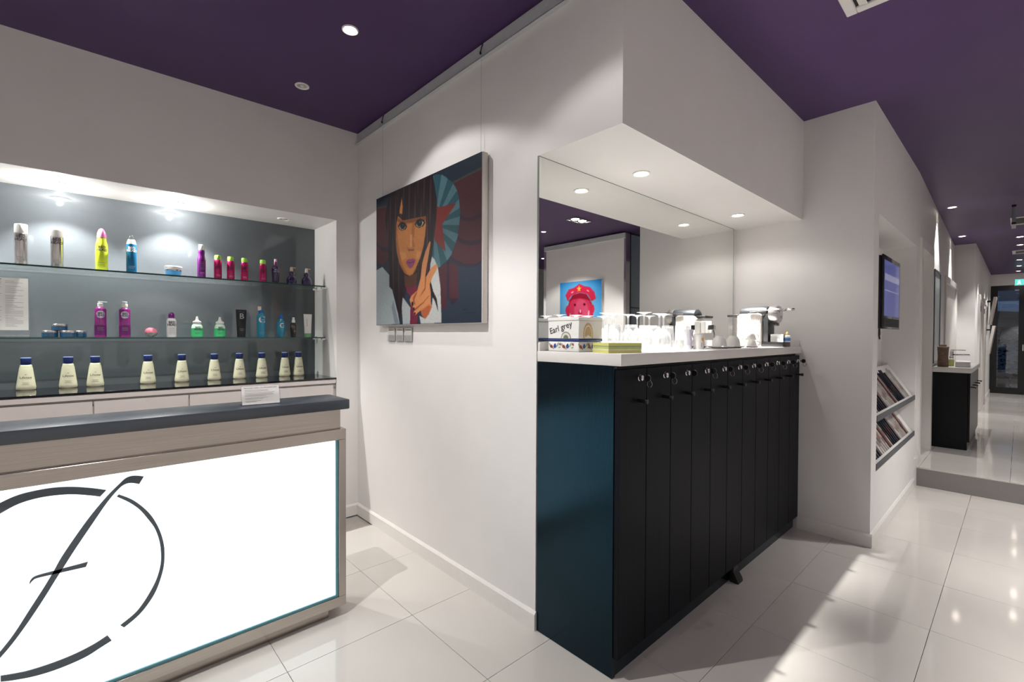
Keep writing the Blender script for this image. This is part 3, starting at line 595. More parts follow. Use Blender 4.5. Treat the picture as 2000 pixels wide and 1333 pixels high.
# ---------------------------------------------------------------- paintings
def painting_img(W,H,draw,gain=1.0):
    u,v=np.meshgrid(np.linspace(0,1,W),np.linspace(0,1,H)); img=np.zeros((H,W,3)); draw(u,v,img); 
    c=np.clip(img,0,255)/255; return np.where(c<=.04045,c/12.92,((c+.055)/1.055)**2.4)*gain
def blur(a,n):
    for _ in range(n):
        p=np.pad(a,1,mode='edge'); a=(p[:-2,1:-1]+p[2:,1:-1]+p[1:-1,:-2]+p[1:-1,2:]+4*p[1:-1,1:-1])/8
    return a
GIRL=[
((66,66,66),[(-.021,.937),(.132,.918),(.132,.9),(-.022,.918)],0),
((66,64,62),[(.769,.891),(1.002,.913),(1.007,.896),(.774,.879)],0),
((72,34,44),[(-.021,.921),(.148,.904),(.171,.67),(.178,.524),(.08,.459),(.0,.511)],0),
((42,27,46),[(-.002,.663),(.077,.603),(.147,.59),(.145,.557),(.076,.574),(-.003,.64)],0),
((72,34,44),[(.774,.879),(1.007,.897),(1.004,.503),(.999,.364),(.958,.35),(.915,.353),(.861,.366),(.805,.4),(.764,.425),(.748,.731)],0),
((44,28,48),[(.835,.679),(.872,.649),(.913,.63),(.963,.635),(1.002,.644),(1.002,.621),(.962,.614),(.907,.615),(.866,.631),(.834,.649)],0),
((44,28,48),[(.82,.544),(.859,.514),(.918,.491),(.971,.488),(1.007,.494),(1.007,.472),(.971,.462),(.918,.465),(.852,.49),(.819,.517)],0),
((44,28,48),[(.758,.43),(.805,.4),(.861,.366),(.915,.353),(.958,.35),(1.005,.365),(1.004,.348),(.958,.335),(.888,.342),(.816,.371),(.758,.407)],0),
((70,34,44),[(.664,.363),(.736,.396),(.732,.102),(.713,.091),(.676,.098)],0),
((44,28,48),[(.736,.396),(.754,.394),(.754,.158),(.736,.15)],0),
((72,34,46),[(.754,.391),(.824,.36),(.83,.152),(.793,.153),(.754,.16)],0),
((44,28,48),[(.754,.159),(.83,.151),(.798,.122),(.768,.119)],0),
('fan',[(.609,.985),(.643,.985),(.693,.966),(.73,.934),(.772,.895),(.801,.856),(.822,.815),(.832,.761),(.841,.686),(.834,.623),(.821,.54),(.801,.493),(.77,.433),(.733,.401),(.683,.375),(.664,.366),(.62,.404),(.595,.452),(.598,.555),(.618,.764)],0),
((120,38,36),[(.637,.778),(.667,.762),(.81,.751),(.693,.644),(.723,.462),(.627,.551),(.62,.603)],0),
((26,16,22),[(.16,.992),(.61,.994),(.631,.889),(.65,.802),(.643,.713),(.626,.602),(.621,.57),(.603,.455),(.583,.399),(.599,.268),(.633,.196),(.655,.145),(.659,.082),(.632,.157),(.588,.23),(.55,.314),(.466,.303),(.379,.354),(.327,.178),(.37,.079),(.34,.123),(.313,.011),(.301,.125),(.277,.009),(.244,.084),(.199,.209),(.141,.146),(.169,.301),(.162,.442),(.149,.556),(.13,.7),(.111,.815),(.128,.901)],0),
((190,120,62),[(.301,.929),(.31,.859),(.303,.792),(.274,.812),(.279,.852)],0),
((196,124,62),[(.241,.749),(.259,.806),(.313,.757),(.462,.742),(.545,.732),(.547,.665),(.537,.582),(.537,.596),(.527,.543),(.5,.472),(.447,.388),(.417,.352),(.387,.346),(.36,.357),(.33,.376),(.274,.454),(.244,.551),(.235,.646)],.012),
((164,96,50),[(.241,.749),(.268,.753),(.25,.68),(.263,.591),(.298,.451),(.349,.366),(.33,.376),(.274,.454),(.244,.551),(.235,.646)],.03),
((165,100,52),[(.413,.729),(.44,.713),(.43,.618),(.418,.61),(.438,.544),(.416,.543),(.4,.613),(.403,.648)],.02),
((212,142,80),[(.277,.54),(.34,.524),(.353,.48),(.306,.465)],.035),
((214,144,82),[(.455,.515),(.504,.502),(.485,.454),(.45,.459)],.03),
((214,148,90),[(.39,.641),(.412,.637),(.41,.551),(.391,.552)],.014),
((124,70,38),[(.254,.792),(.313,.757),(.462,.741),(.545,.731),(.544,.707),(.461,.714),(.312,.733),(.253,.764)],.02),
((150,86,44),[(.289,.436),(.387,.346),(.484,.403),(.439,.368),(.387,.353),(.342,.375)],.02),
((165,90,52),[(.349,.576),(.363,.541),(.397,.523),(.43,.525),(.445,.553),(.434,.534),(.397,.536),(.364,.552)],.012),
((105,60,40),[(.356,.545),(.378,.524),(.397,.528),(.422,.517),(.437,.531),(.419,.525),(.397,.533),(.374,.533)],0),
((150,80,78),[(.345,.45),(.372,.469),(.394,.463),(.413,.468),(.446,.454),(.438,.43),(.411,.402),(.388,.4),(.366,.417)],.006),
((150,66,112),[(.348,.449),(.372,.467),(.394,.462),(.413,.465),(.442,.453),(.437,.433),(.411,.405),(.389,.403),(.368,.419)],.006),
((95,40,72),[(.348,.45),(.383,.446),(.397,.439),(.412,.444),(.442,.45),(.416,.436),(.397,.434),(.375,.44)],0),
((15,10,14),[(.259,.729),(.279,.75),(.309,.751),(.342,.731),(.359,.704),(.34,.686),(.303,.686),(.274,.703)],0),
((168,160,156),[(.271,.721),(.29,.74),(.32,.735),(.344,.705),(.326,.692),(.3,.692),(.281,.704)],0),
((18,12,14),[(.284,.743),(.309,.744),(.332,.732),(.337,.709),(.321,.694),(.298,.699),(.282,.719)],0),
((15,10,14),[(.437,.704),(.461,.728),(.492,.73),(.528,.712),(.54,.69),(.52,.671),(.48,.668),(.453,.681)],0),
((172,164,160),[(.45,.696),(.468,.719),(.498,.717),(.527,.696),(.51,.676),(.48,.673),(.46,.682)],0),
((18,12,14),[(.457,.719),(.482,.723),(.505,.712),(.511,.692),(.497,.676),(.472,.68),(.458,.699)],0),
((190,200,205),[(.312,.728),(.317,.727),(.316,.723),(.311,.725)],0),
((190,200,205),[(.484,.71),(.49,.708),(.489,.704),(.483,.705)],0),
((26,16,20),[(.263,.813),(.286,.817),(.307,.802),(.306,.789),(.27,.798)],0),
((84,48,30),[(.326,.364),(.386,.343),(.468,.364),(.456,.273),(.397,.226),(.335,.29)],.02),
((112,28,58),[(.335,.296),(.376,.265),(.406,.257),(.454,.278),(.47,.22),(.434,.207),(.411,.193),(.43,.092),(.466,.091),(.463,.001),(.39,.003),(.396,.194),(.36,.229)],.008),
((158,168,172),[(-.003,.436),(.075,.454),(.159,.381),(.16,.291),(.193,.266),(.26,.084),(.281,.005),(-.005,.0)],.006),
((168,174,176),[(.312,.201),(.394,.12),(.39,.001),(.313,.003),(.301,.125)],.006),
((120,132,140),[(.206,.186),(.244,.084),(.273,.005),(.224,.006),(.187,.132)],.02),
((190,192,190),[(.603,.45),(.627,.427),(.658,.364),(.679,.241),(.687,.066),(.689,.005),(.499,0),(.483,.059),(.542,.036),(.602,.114),(.614,.207),(.584,.31),(.587,.399)],.006),
((26,16,22),[(.59,.289),(.614,.217),(.646,.166),(.661,.077),(.632,.147),(.594,.199),(.579,.26)],0),
((204,134,84),[(.582,.559),(.591,.547),(.577,.479),(.555,.393),(.54,.32),(.551,.324),(.593,.373),(.639,.394),(.657,.379),(.644,.356),(.604,.307),(.583,.265),(.593,.209),(.594,.144),(.604,.114),(.577,.07),(.542,.035),(.508,.063),(.498,.094),(.444,.065),(.426,.071),(.43,.092),(.467,.114),(.43,.105),(.415,.125),(.402,.138),(.384,.174),(.404,.204),(.464,.236),(.495,.32),(.511,.42),(.541,.495)],.006),
((140,72,42),[(.54,.32),(.551,.321),(.541,.234),(.476,.178),(.535,.245)],.01),
((150,80,50),[(.438,.11),(.518,.149),(.581,.195),(.577,.186),(.517,.139),(.445,.097)],0),
((150,80,50),[(.434,.207),(.464,.231),(.463,.22),(.433,.171),(.446,.138),(.431,.139),(.418,.182)],.01),
((176,92,58),[(.502,.094),(.579,.13),(.598,.114),(.577,.07),(.542,.036),(.508,.063)],.02),
((20,14,18),[(.406,.159),(.421,.161),(.426,.14),(.416,.123),(.406,.138)],0),
((20,14,18),[(.42,.119),(.434,.118),(.438,.102),(.424,.102)],0),
((20,14,18),[(.433,.084),(.448,.082),(.444,.067),(.428,.067)],0),
((24,32,40),[(.86,.084),(.893,.084),(.893,.079),(.86,.079)],0),
((24,32,40),[(.86,.062),(.957,.061),(.957,.057),(.859,.058)],0)]
def draw_girl(u,v,img):
    img[:]=(30,42,58); img+= ((v<.35)*6)[...,None]
    for c,poly,so in GIRL:
        m=inpoly(poly,u,v).astype(float); m=blur(m,max(1,int(so*360)))[...,None]
        if c=='fan':
            a=np.arctan2((v-.66)*.93,(u-.62)); k=np.floor((a+PI)/(2*PI)*28)%2
            cc=np.where(k[...,None]>0,np.array((74,112,122)),np.array((36,80,90)))
        else: cc=np.array(c,float)
        img[:]=img*(1-m)+cc*m
    # painted hair streaks and canvas-like brush variation
    hair=(np.abs(img-np.array((26,16,22))).sum(-1)<10)
    s=np.sin(u*150+np.sin(v*3)*2.5)*np.sin(u*61+v*4)
    k=np.clip((s-.1)*1.4,0,1)*hair*np.clip(1.2-np.abs(v-.62)*1.6,0,1)
    img+=k[...,None]*np.array((58,32,28))
    rng=np.random.RandomState(1); img*= (1+blur(rng.randn(*u.shape),2)*.05)[...,None]
pt=thing('painting','oil painting of a person with long dark hair making a V sign','painting',(XP-.046,2.56,1.503))
y0,y1,hh=3.17-2.56,1.95-2.56,.917
G().box(.001,.040,y1,y0,0,hh).build('canvas',CANVAS,pt,bevel=.004,seg=2)
PM=vcol_mat('painted_canvas',.5)
paint_mesh('picture',painting_img(400,300,draw_girl,.70),lambda u,v:(np.zeros_like(u)-.0006,y0+(y1-y0)*(.003+.994*u),hh*(.003+.994*v)),PM,pt)
def draw_red(u,v,img):
    d=np.hypot((u-.52)*1.0,(v-.5)*1.0); k=np.clip(d*1.5,0,1)[...,None]
    img[:]=np.array((176,216,236))*(1-k)+np.array((36,128,196))*k
    def fill(poly,c,so=1):
        m=blur(inpoly(poly,u,v).astype(float),so)[...,None]; img[:]=img*(1-m)+np.array(c,float)*m
    ell=lambda x,y,a,b,n=28:[(x+a*math.cos(2*PI*i/n),y+b*math.sin(2*PI*i/n)) for i in range(n)]
    cp=lambda P:[(x,.635+(y-.5)*.70) for x,y in P]
    fill([(.16,0),(.18,.30),(.22,.58),(.3,.66),(.75,.66),(.80,.52),(.82,.25),(.86,0)],(186,24,60)); fill(ell(.5,.42,.28,.32),(210,48,88),2); fill(ell(.47,.44,.17,.22),(224,80,118),8)
    fill(ell(.21,.46,.055,.09),(204,38,76)); fill(ell(.80,.46,.055,.09),(204,38,76))
    fill(cp([(.12,.52),(.16,.70),(.26,.84),(.40,.88),(.52,.95),(.64,.86),(.78,.82),(.86,.66),(.80,.50),(.70,.66),(.5,.72),(.32,.66),(.22,.46)]),(206,36,74)); fill(cp([(.23,.46),(.34,.66),(.5,.71),(.68,.66),(.79,.48),(.66,.54),(.5,.56),(.36,.52)]),(150,14,44),2)
    fill(ell(.49,.395,.05,.045),(196,26,66),2); fill(ell(.485,.43,.014,.035),(246,200,212)); fill(ell(.5,.30,.085,.016),(160,14,50)); fill(ell(.5,.275,.06,.014),(226,88,124))
    for x in (.39,.62): fill(ell(x,.555,.034,.026),(190,30,70)); fill(ell(x,.555,.017,.016),(24,8,14))
    st=[(.52+(.06 if i%2==0 else .024)*math.sin(PI*i/5),.855+(.066 if i%2==0 else .027)*math.cos(PI*i/5)) for i in range(10)]; fill(st,(238,190,50))
    for q in ([(.28,.80),(.33,.83),(.34,.81),(.29,.785)],[(.66,.82),(.72,.80),(.71,.78),(.66,.80)],[(.29,.10),(.27,.44),(.30,.44),(.33,.1)],[(.70,.16),(.73,.40),(.75,.40),(.73,.16)]): fill(q,(240,170,190),1)
rp=thing('painting','red glossy face with a starred cap on sky blue, hung on the far lounge wall','painting',(6.05,-1.77,1.46))
G().box(.001,.04,-.435,.435,0,.87).build('canvas',CANVAS,rp,bevel=.003,seg=1)
paint_mesh('picture',painting_img(110,110,draw_red),lambda u,v:(np.zeros_like(u)-.0006,.435-.87*u,.87*v),PM,rp)
# the partition that carries it, seen in the mirror
struct(G().box(6.09,6.2,-2.57,-.95,0,2.95),'wall_lounge',WALL)
struct(G().box(6.065,6.0899,-2.60,-.92,2.925,3.0),"trim_2",mat("grey_rail_paint",(188,190,192),.4))
struct(G().box(6.09,6.2,-.949,-.915,0,3.0).box(6.09,6.2,-2.63,-2.572,0,3.0),'trim_3',CHROME)
# hanging wires and hooks
HK=mat('dark_hook_steel',(70,74,80),.3,.8)
for y,lab,zt in ((3.13,'thin picture wire on a rail hook, at the left end of the large painting',2.43),(2.0,'thin picture wire on a rail hook, at the right end of the large painting',2.42)):
    t=thing('picture_wire',lab,'wire',(XP-.016,y,zt))
    G().tube([(0,0,0),(0,0,2.972-zt)],.0008,6).build('wire',mat('nylon_line',(150,150,152),.3),t)
    G().tube([(.002,-.01,3.016-zt),(-.004,-.006,2.996-zt),(-.006,0,2.968-zt)],.0032,6).lathe([(.0055,2.962-zt),(.0055,2.974-zt)],10,(-.006,0,0)).build('hook',HK,t)
for k,(y,lab) in enumerate(((3.01,'left of three small clear card holders under the painting'),(2.895,'middle of three small clear card holders under the painting'),(2.78,'right of three small clear card holders under the painting'))):
    t=thing('card_holder',lab,'card holder',(XP-.006,y,1.39),0,'card holders below the painting')
    G().box(0,.006,-.05,.05,0,.100).box(-.012,-.009,-.05,.05,0,.045).box(-.012,0,-.05,.05,0,.003).build('holder',ACRYL,t)
    G().box(-.004,-.001,-.044,.044,.004,.094).build('card',mat('grey_card',(190,187,184),.6),t)
    G().box(-.0048,-.0042,-.036,.036,.078,.082).build('printed_line',INK,t)
# ---------------------------------------------------------------- locker bank, worktop, mirror
lk=thing('locker_cabinet','tall black stained wood locker cabinet with eleven narrow keyed doors','cabinet',(XP,1.137,0))
LX=XE-XP-.002
G().box(0,.022,0,YM-1.137,0,1.311).build('side_panel',LOCK,lk,bevel=.001,seg=1)
G().box(.022,LX,.006,.02,0,.088).build('plinth',LOCK,lk)
G().box(.022,LX,.004,YM-1.137,.088,1.309).build('carcass',MATTEB,lk)
DP=(LX-.002)/11
RING=mat('key_ring_steel',(170,170,172),.2,1)
dproto=None
for i in range(11):
    x0=.002+i*DP
    if dproto is None:
        d=G().box(.0022,DP-.0022,-.024,-.001,.088,1.296).build('door',LOCKD,lk,loc=(x0,0,0),bevel=.001,seg=1); dproto=d; parts=[]
        lx=.147
        parts.append(G().lathe([(.0145,.024),(.0145,.029),(.012,.031),(.0115,.042),(.007,.043),(0,.043)],18,(lx,0,1.257),'y').map(lambda x,y,z:(x,-y,z)).build('lock_cylinder',CHROME,d,smooth=True))
        parts.append(G().box(lx-.0012,lx+.0012,-.058,-.042,1.253,1.261).build('key_blade',CHROME,d))
        parts.append(G().lathe([(.0145,-.004),(.0150,0),(.0145,.004)],16,(0,0,0),'x').map(lambda x,y,z:(lx+x,-.068+y*.9,1.257+z)).build('key_head',BLACK,d,smooth=True))
        parts.append(G().tube([(lx+.003,-.074+.012*math.cos(a),1.233+.014*math.sin(a)) for a in [2*PI*k/16 for k in range(16)]],.0011,6,True).build('key_ring',RING,d,smooth=True))
        parts.append(G().lathe([(.0075,.024),(.0075,.052),(.0105,.055),(.0105,.066),(.009,.068),(0,.068)],16,(lx,0,1.157),'y').map(lambda x,y,z:(x,-y,z)).build('knob',BLACK,d,smooth=True))
    else:
        d=dproto.copy(); col.objects.link(d); d.location=(x0,0,0)
        for p in parts:
            if p.name.startswith('key_ring') and i in (2,): continue
            c=p.copy(); col.objects.link(c); c.parent=d
t=thing('door_wedge','small black rubber wedge stuck at the foot of the locker plinth','door wedge',(2.815,1.133,0))
G().prism([(0,.0),(-.050,.0),(-.046,.02),(0,.098)],-.035,.035,'yz').build('wedge_body',MATTEB,t,bevel=.003)
G().box(-.03,.03,-.02,.002,.0,.112).build('strap',BLACK,t)
wt=thing('worktop','thick white worktop with low upstand on the locker cabinet','worktop',(XP,YM,0))
G().box(-.003,LX,1.10-YM,0,1.3125,ZW).build('slab',TOPW,wt,bevel=.0025,seg=2)
G().box(.001,LX,-.014,0,ZW,ZW+.042).box(LX-.014,LX,1.115-YM,-.014,ZW,ZW+.042).build('upstand',TOPW,wt,bevel=.0015,seg=1)
MIR=mat('mirror_silver',(238,240,238),.0,1,var=.002)
mr_=thing('wall_mirror','large frameless mirror filling the alcove behind the worktop','mirror',(XP,YM,ZW+.043))
G().box(.004,2.262,0,.007,0,ZB-ZW-.046).build('mirror_glass',MIR,mr_)
G().box(.0005,.0038,-.001,.007,0,ZB-ZW-.046).box(2.2622,2.266,-.001,.007,0,ZB-ZW-.046).box(.0005,2.266,-.001,.007,ZB-ZW-.0458,ZB-ZW-.043).build('edge_strip',mat('grey_edge',(120,122,120),.4),mr_)
for x,l,bw in ((2.195,'left glowing downlight in the alcove soffit above the glasses',520),(3.449,'right glowing downlight in the alcove soffit above the coffee machine',400)):
    downlight(x,1.375,ZB,l,5.5,.046,'downlights in the alcove soffit',angle=150,blend=.4,colr=(1,.98,.95),beam=(bw,50,1.0))
# --- things on the worktop
OFFW=mat('white_tin',(228,226,222),.35,var=.01); BLUEP=mat('blue_speckle_band',(34,54,112),.4,var=.6,scale=260); TAN=mat('tan_doily',(190,160,116),.5,var=.05); TAND=mat('tan_doily_centre',(196,170,128),.45); GRD=mat('grey_doily',(110,112,96),.5); GRDL=mat('grey_doily_light',(206,206,194),.5)
tx_,ty_,tr_=1.640,1.340,R(-2)
TA,TB=.168,.198
def disc(fn,r0,r1,a0,a1,n=28,sx=1,sy=1,scal=0,c=(0,0)):
    g=G(); vs=[]; fs=[]
    for k in range(n+1):
        a=a0+(a1-a0)*k/n; s=1+scal*abs(math.sin(a*9))
        vs.append(fn(c[0]+r0*sx*math.cos(a),c[1]+r0*sy*math.sin(a))); vs.append(fn(c[0]+r1*s*sx*math.cos(a),c[1]+r1*s*sy*math.sin(a)))
    for k in range(n): fs.append((2*k,2*k+1,2*k+3,2*k+2))
    return g.add(vs,fs)
lt=thing('biscuit_tin','white lower tin with painted flowers and speckled blue lid rim, under the tea box','tin',(tx_,ty_,ZW),tr_)
G().box(.002,TA-.002,.002,TB-.002,0,.048).build('body',OFFW,lt,bevel=.006,seg=3)
G().box(0,TA,0,TB,.0485,.060).build('lid_rim',BLUEP,lt,bevel=.003,seg=2)
fl_=lambda e:(lambda u,v:(.002-e,TB-u,v)); fr_=lambda e:(lambda u,v:(u,.002-e,v))
RED=mat('red_petal',(150,62,56),.5); BLF=mat('blue_petal',(40,66,140),.5); LEAF=mat('sage_leaf',(142,168,142),.5)
def blob(fn,g,u,v,a,b,rot,n=10):
    vs=[]; 
    for k in range(n):
        t_=2*PI*k/n; p=a*math.cos(t_); q=b*math.sin(t_); vs.append(fn(u+p*math.cos(rot)-q*math.sin(rot),v+p*math.sin(rot)+q*math.cos(rot)))
    g.add(vs,[tuple(range(n))])
for fn,us in ((fl_,(.05,.13)),(fr_,(.04,.10))):
    for mm,e,sh in ((LEAF,.0006,[(-.034,.006,.012,.005,2.2),(-.016,-.006,.012,.005,-.8),(.016,.008,.014,.005,.9),(.028,-.004,.008,.004,.3)]),(RED,.0008,[(-.026,0,.009,.008,0),(-.020,-.004,.006,.005,1),(.030,.012,.007,.003,.8),(.034,.008,.005,.003,.2)]),(BLF,.0009,[(-.002,.001,.009,.010,0),(.0,.010,.004,.004,0)])):
        g=G()
        for u0 in us:
            for (du,dv,a_,b_,ro) in sh: blob(fn(e),g,u0+du,.024+dv,a_,b_,ro)
        o=g.build('flower_print',mm,lt); o['kind']='stuff'
tb=thing('tea_box','white tea box lettered Earl grey with lace medallions, stacked on the flowered tin','box',(tx_,ty_,ZW+.0605),tr_)
G().box(.002,TA-.002,.002,TB-.002,0,.083).build('body',OFFW,tb,bevel=.002,seg=1)
G().box(0,TA,0,TB,.0835,.099).build('lid',OFFW,tb,bevel=.002,seg=1)
ca,sa=math.cos(.26),math.sin(.26)
lettering('Earl grey',.040,lambda x,y:(.0010,TB-(.084+.82*(x*ca-y*sa)*1.25),.050+(x*sa+y*ca)),INK,tb,bold=.0004)
f1=lambda e:(lambda u,v:(.002-e,TB-u,v)); f2=lambda e:(lambda u,v:(u,.002-e,v))
disc(f1(.0006),0,.030,0,PI,28,scal=.05,c=(.118,.001)).build('medallion',GRD,tb); disc(f1(.0010),.016,.026,0,PI,28,scal=.04,c=(.118,.001)).build('medallion_lace',GRDL,tb)
g=disc(f2(.0006),0,.040,-.35,PI+.35,40,sx=.82,sy=1.35,scal=.04,c=(.066,.018)); g.map(lambda x,y,z:(x,y,max(z,.001))).build('medallion',TAN,tb)
g=G()
for k in range(15):
    a=-.2+(PI+.4)*k/14; blob(f2(.0010),g,.066+.030*.84*math.cos(a),.018+.030*1.36*math.sin(a),.0036,.0048,a)
g.build('medallion_lace',mat('lace_cream',(230,218,196),.5),tb)
yb=thing('striped_box','flat yellow and green striped box at the front of the worktop','box',(1.653,1.188,ZW),R(-19))
YB_=[(mat('olive_yellow',(206,204,118),.45)),(mat('pale_green_stripe',(176,190,110),.45)),(mat('cream_stripe',(222,218,176),.45)),(mat('grey_stripe',(150,150,120),.45))]
z=0
for k,(hh_,m_) in enumerate(((.012,0),(.006,2),(.010,1),(.0035,3),(.012,0))):
    G().box(.0,.175,.0,.12,z,z+hh_-.0002).build('stripe',YB_[m_],yb); z+=hh_
nb=thing('napkin_stack','low stack of white paper napkins behind the striped box','napkins',(1.94,1.37,ZW),R(-6))
for k in range(3): G().box(0,.12,0,.12,k*.009,k*.009+.0085).build('napkin_fold',PAPER,nb,bevel=.002,seg=1)
wprof=[(.033,0),(.034,.002),(.038,.030),(.040,.055),(.034,.082),(.020,.102),(.007,.112),(.0042,.120),(.0042,.165),(.007,.176),(.020,.181),(.034,.183),(.0345,.1845),(.0,.186)]
def wine(x,y,label,s=1.0):
    t=thing('wine_glass',label,'wine glass',(x,y,ZW+.0003),0,'upturned wine glasses')
    G().lathe([(r*s,z*s) for r,z in wprof[:8]],24,caps=False).build('bowl',CLEAR,t,smooth=True)
    G().lathe([(r*s,z*s) for r,z in wprof[7:9]],12,caps=False).build('stem',CLEAR,t,smooth=True)
    G().lathe([(r*s,z*s) for r,z in wprof[8:]],24,caps=False).build('foot',CLEAR,t,smooth=True); return t
w0=wine(2.03,1.25,'upturned wine glass in the front row, nearest the striped box',1.03)
for x,y,l in ((2.20,1.265,'upturned wine glass in the middle of the front row'),(2.285,1.29,'upturned wine glass at the right end of the front row'),
   (2.41,1.45,'upturned wine glass in the back row, right end by the mirror'),(2.30,1.46,'upturned wine glass in the back row, second from its right end'),(2.18,1.44,'upturned wine glass in the back row, third from its right end'),
   (2.06,1.45,'upturned wine glass in the back row, fourth from its right end'),(1.955,1.42,'upturned wine glass close behind the tea box, left of the back row')): dup(w0,(x,y,ZW+.0003),l)
def tumbler(x,y,label):
    t=thing('tumbler',label,'tumbler',(x,y,ZW+.0003),0,'upturned tumblers on the worktop')
    G().lathe([(.036,0),(.0365,.001),(.0315,.128),(.030,.131),(0,.131)],24,caps=False).build('wall',CLEAR,t,smooth=True)
    G().lathe([(.0305,.118),(.028,.122),(0,.122)],24,caps=False).build('base',CLEAR,t,smooth=True); return t
t0=tumbler(1.905,1.335,'upturned tumbler right beside the tea box')
for x,y,l in ((1.945,1.52,'upturned tumbler against the mirror behind the napkins'),(2.085,1.36,'upturned tumbler right of the napkins'),(2.12,1.52,'upturned tumbler at the mirror between back row wine glasses'),(2.25,1.38,'upturned tumbler behind the middle wine glass'),(2.335,1.385,'upturned tumbler behind the right front wine glass'),(2.40,1.33,'upturned tumbler in the group at the right end of the glasses'),(2.44,1.255,'front tumbler beside the lilac stack of cups'),(2.355,1.225,'front tumbler right of the wine glasses')): dup(t0,(x,y,ZW+.0003),l)
LIL=mat('lilac_cup',(186,180,206),.35)
t=thing('cup_stack','slim stack of lilac paper cups between tumblers and canister','cups',(2.52,1.27,ZW))
for k in range(5): G().lathe([(.019,0),(.0215,.036),(.0228,.037),(.0228,.040),(.020,.040)],20).map(lambda x,y,z,k=k:(x,y,z+.018*k)).build('cup',LIL,t,smooth=True)
t=thing('canister','white canister printed with an orange flower on the worktop','canister',(2.575,1.235,ZW))
G().lathe([(.027,0),(.028,.002),(.028,.072),(.0275,.074)],26).build('body',PORC,t,smooth=True); G().lathe([(.0285,.0745),(.0285,.083),(.026,.086),(0,.086)],26).build('lid',PORC,t,smooth=True)
a0=-PI/2-.45; f=on_cyl(.028,.0,a0=a0,e=.0008); g=G()
for k in range(6): blob(f,g,.006+.006*math.cos(k*PI/3),.056+.006*math.sin(k*PI/3),.005,.0035,k*PI/3)
g.build('flower_print',mat('orange_petal',(236,170,60),.5),t)['kind']='stuff'; lines_on(on_cyl(.028,0,a0=a0-.1,e=.0008),[(-.003,.003,.015+.004*k) for k in range(6)],INK,t)
cprof=[(.0425,0),(.0428,.002),(.041,.025),(.036,.048),(.026,.064),(.021,.067),(.021,.0715),(0,.0715)]
def sauc(x,y,label):
    t=thing('saucer',label,'saucer',(x,y,ZW),0,'white saucers'); G().lathe([(.040,0),(.045,.003),(.080,.011),(.082,.0125),(.080,.0135),(.044,.006),(0,.0055)],36).build('dish',PORC,t,smooth=True); return t
def cupi(x,y,z,label):
    t=thing('coffee_cup',label,'cup',(x,y,z),R(60),'upturned white cups'); G().lathe(cprof,30).build('body',PORC,t,smooth=True)
    G().tube([(.038+.026*math.sin(a),0,.034+.018*math.cos(a)) for a in [PI*k/10 for k in range(11)]],.004,8).build('handle',PORC,t,smooth=True); return t
s0=sauc(2.86,1.24,'white saucer under the front upturned cup'); dup(s0,(3.055,1.235,ZW),'white saucer under the right upturned cup'); dup(s0,(2.93,1.41,ZW),'white saucer under the rear upturned cup')
k0=cupi(2.845,1.235,ZW+.0062,'upturned white cup in front, on the left front saucer'); dup(k0,(3.045,1.235,ZW+.0062),'upturned white cup on the saucer nearest the coffee machine'); dup(k0,(2.92,1.40,ZW+.0062),'upturned white cup at the rear, half hidden by the front one')
s1=thing('saucer','small white saucer under the stacked espresso cups','saucer',(3.26,1.20,ZW),0,'white saucers'); G().lathe([(.030,0),(.034,.003),(.058,.010),(.059,.0115),(.03,.005),(0,.005)],30).build('dish',PORC,s1,smooth=True)
def esp(x,y,z,rz,label):
    t=thing('espresso_cup',label,'cup',(x,y,z),rz,'espresso cups'); G().lathe([(.030,0),(.0305,.002),(.027,.022),(.021,.042),(.019,.045),(0,.045)],26).build('body',PORC,t,smooth=True)
    G().tube([(.026+.022*math.sin(a),0,.022+.014*math.cos(a)) for a in [PI*k/10 for k in range(11)]],.0034,8).build('handle',PORC,t,smooth=True); return t
esp(3.255,1.20,ZW+.0055,R(-70),'lower upturned espresso cup beside the coffee machine'); esp(3.250,1.203,ZW+.051,R(-50),'upper espresso cup stacked on the lower one beside the coffee machine')
# coffee machine, front towards -Y
cm=thing('coffee_machine','coffee machine with white ribbed sides, black domed head and chrome lever','coffee machine',(3.56,1.12,ZW))
RIB=mat('ribbed_ivory',(222,216,208),.35)
prof=[(.130,.004),(.292,.004),(.296,.008),(.296,.215),(.280,.236),(.150,.240),(.130,.228)]
g=G().prism(prof,0,.165,'yz'); g.build('body_core',RIB,cm,bevel=.008,seg=3)
for k in range(15): 
    y=.140+k*.0105
    for sx in (-.0028,.1652): G().box(sx,sx+.0026,y,y+.0062,.012,.222).build('rib',RIB,cm)
BLK=mat('anthracite_satin',(26,28,31),.4,var=.05)
g=G().lathe([(.0,.0),(.03,.002),(.047,.010),(.052,.03),(.052,.15),(.047,.185),(.03,.20),(0,.203)],28,(0,0,0),'y').map(lambda x,y,z:(.0825+x*1.35,.095+y,.243+z*.95)); g.build('head_dome',BLK,cm,smooth=True)
g=G().lathe([(.03,0),(.046,.004),(.050,.012),(.050,.062)],28,(0,0,0),'y').map(lambda x,y,z:(.0825+x*1.3,.030+y,.230+z*1.25)); g.build('front_nose',SILV,cm,smooth=True)
G().box(.058,.107,.045,.075,.150,.172).build('spout',BLK,cm,bevel=.003)
G().box(.02,.145,.09,.131,.0,.235).build('column',BLK,cm,bevel=.004)
G().box(.01,.155,-.012,.131,0,.034).build('drip_base',BLACK,cm,bevel=.003)
G().box(.02,.145,-.008,.075,.085,.090).box(.02,.026,-.008,.075,.034,.085).build('cup_rest',CHROME,cm,bevel=.001,seg=1)
G().lathe([(.030,.036),(.034,.039),(.034,.082),(.030,.084)],24,(.0825,.045,0)).build('capsule_bin',BLACK,cm,smooth=True)
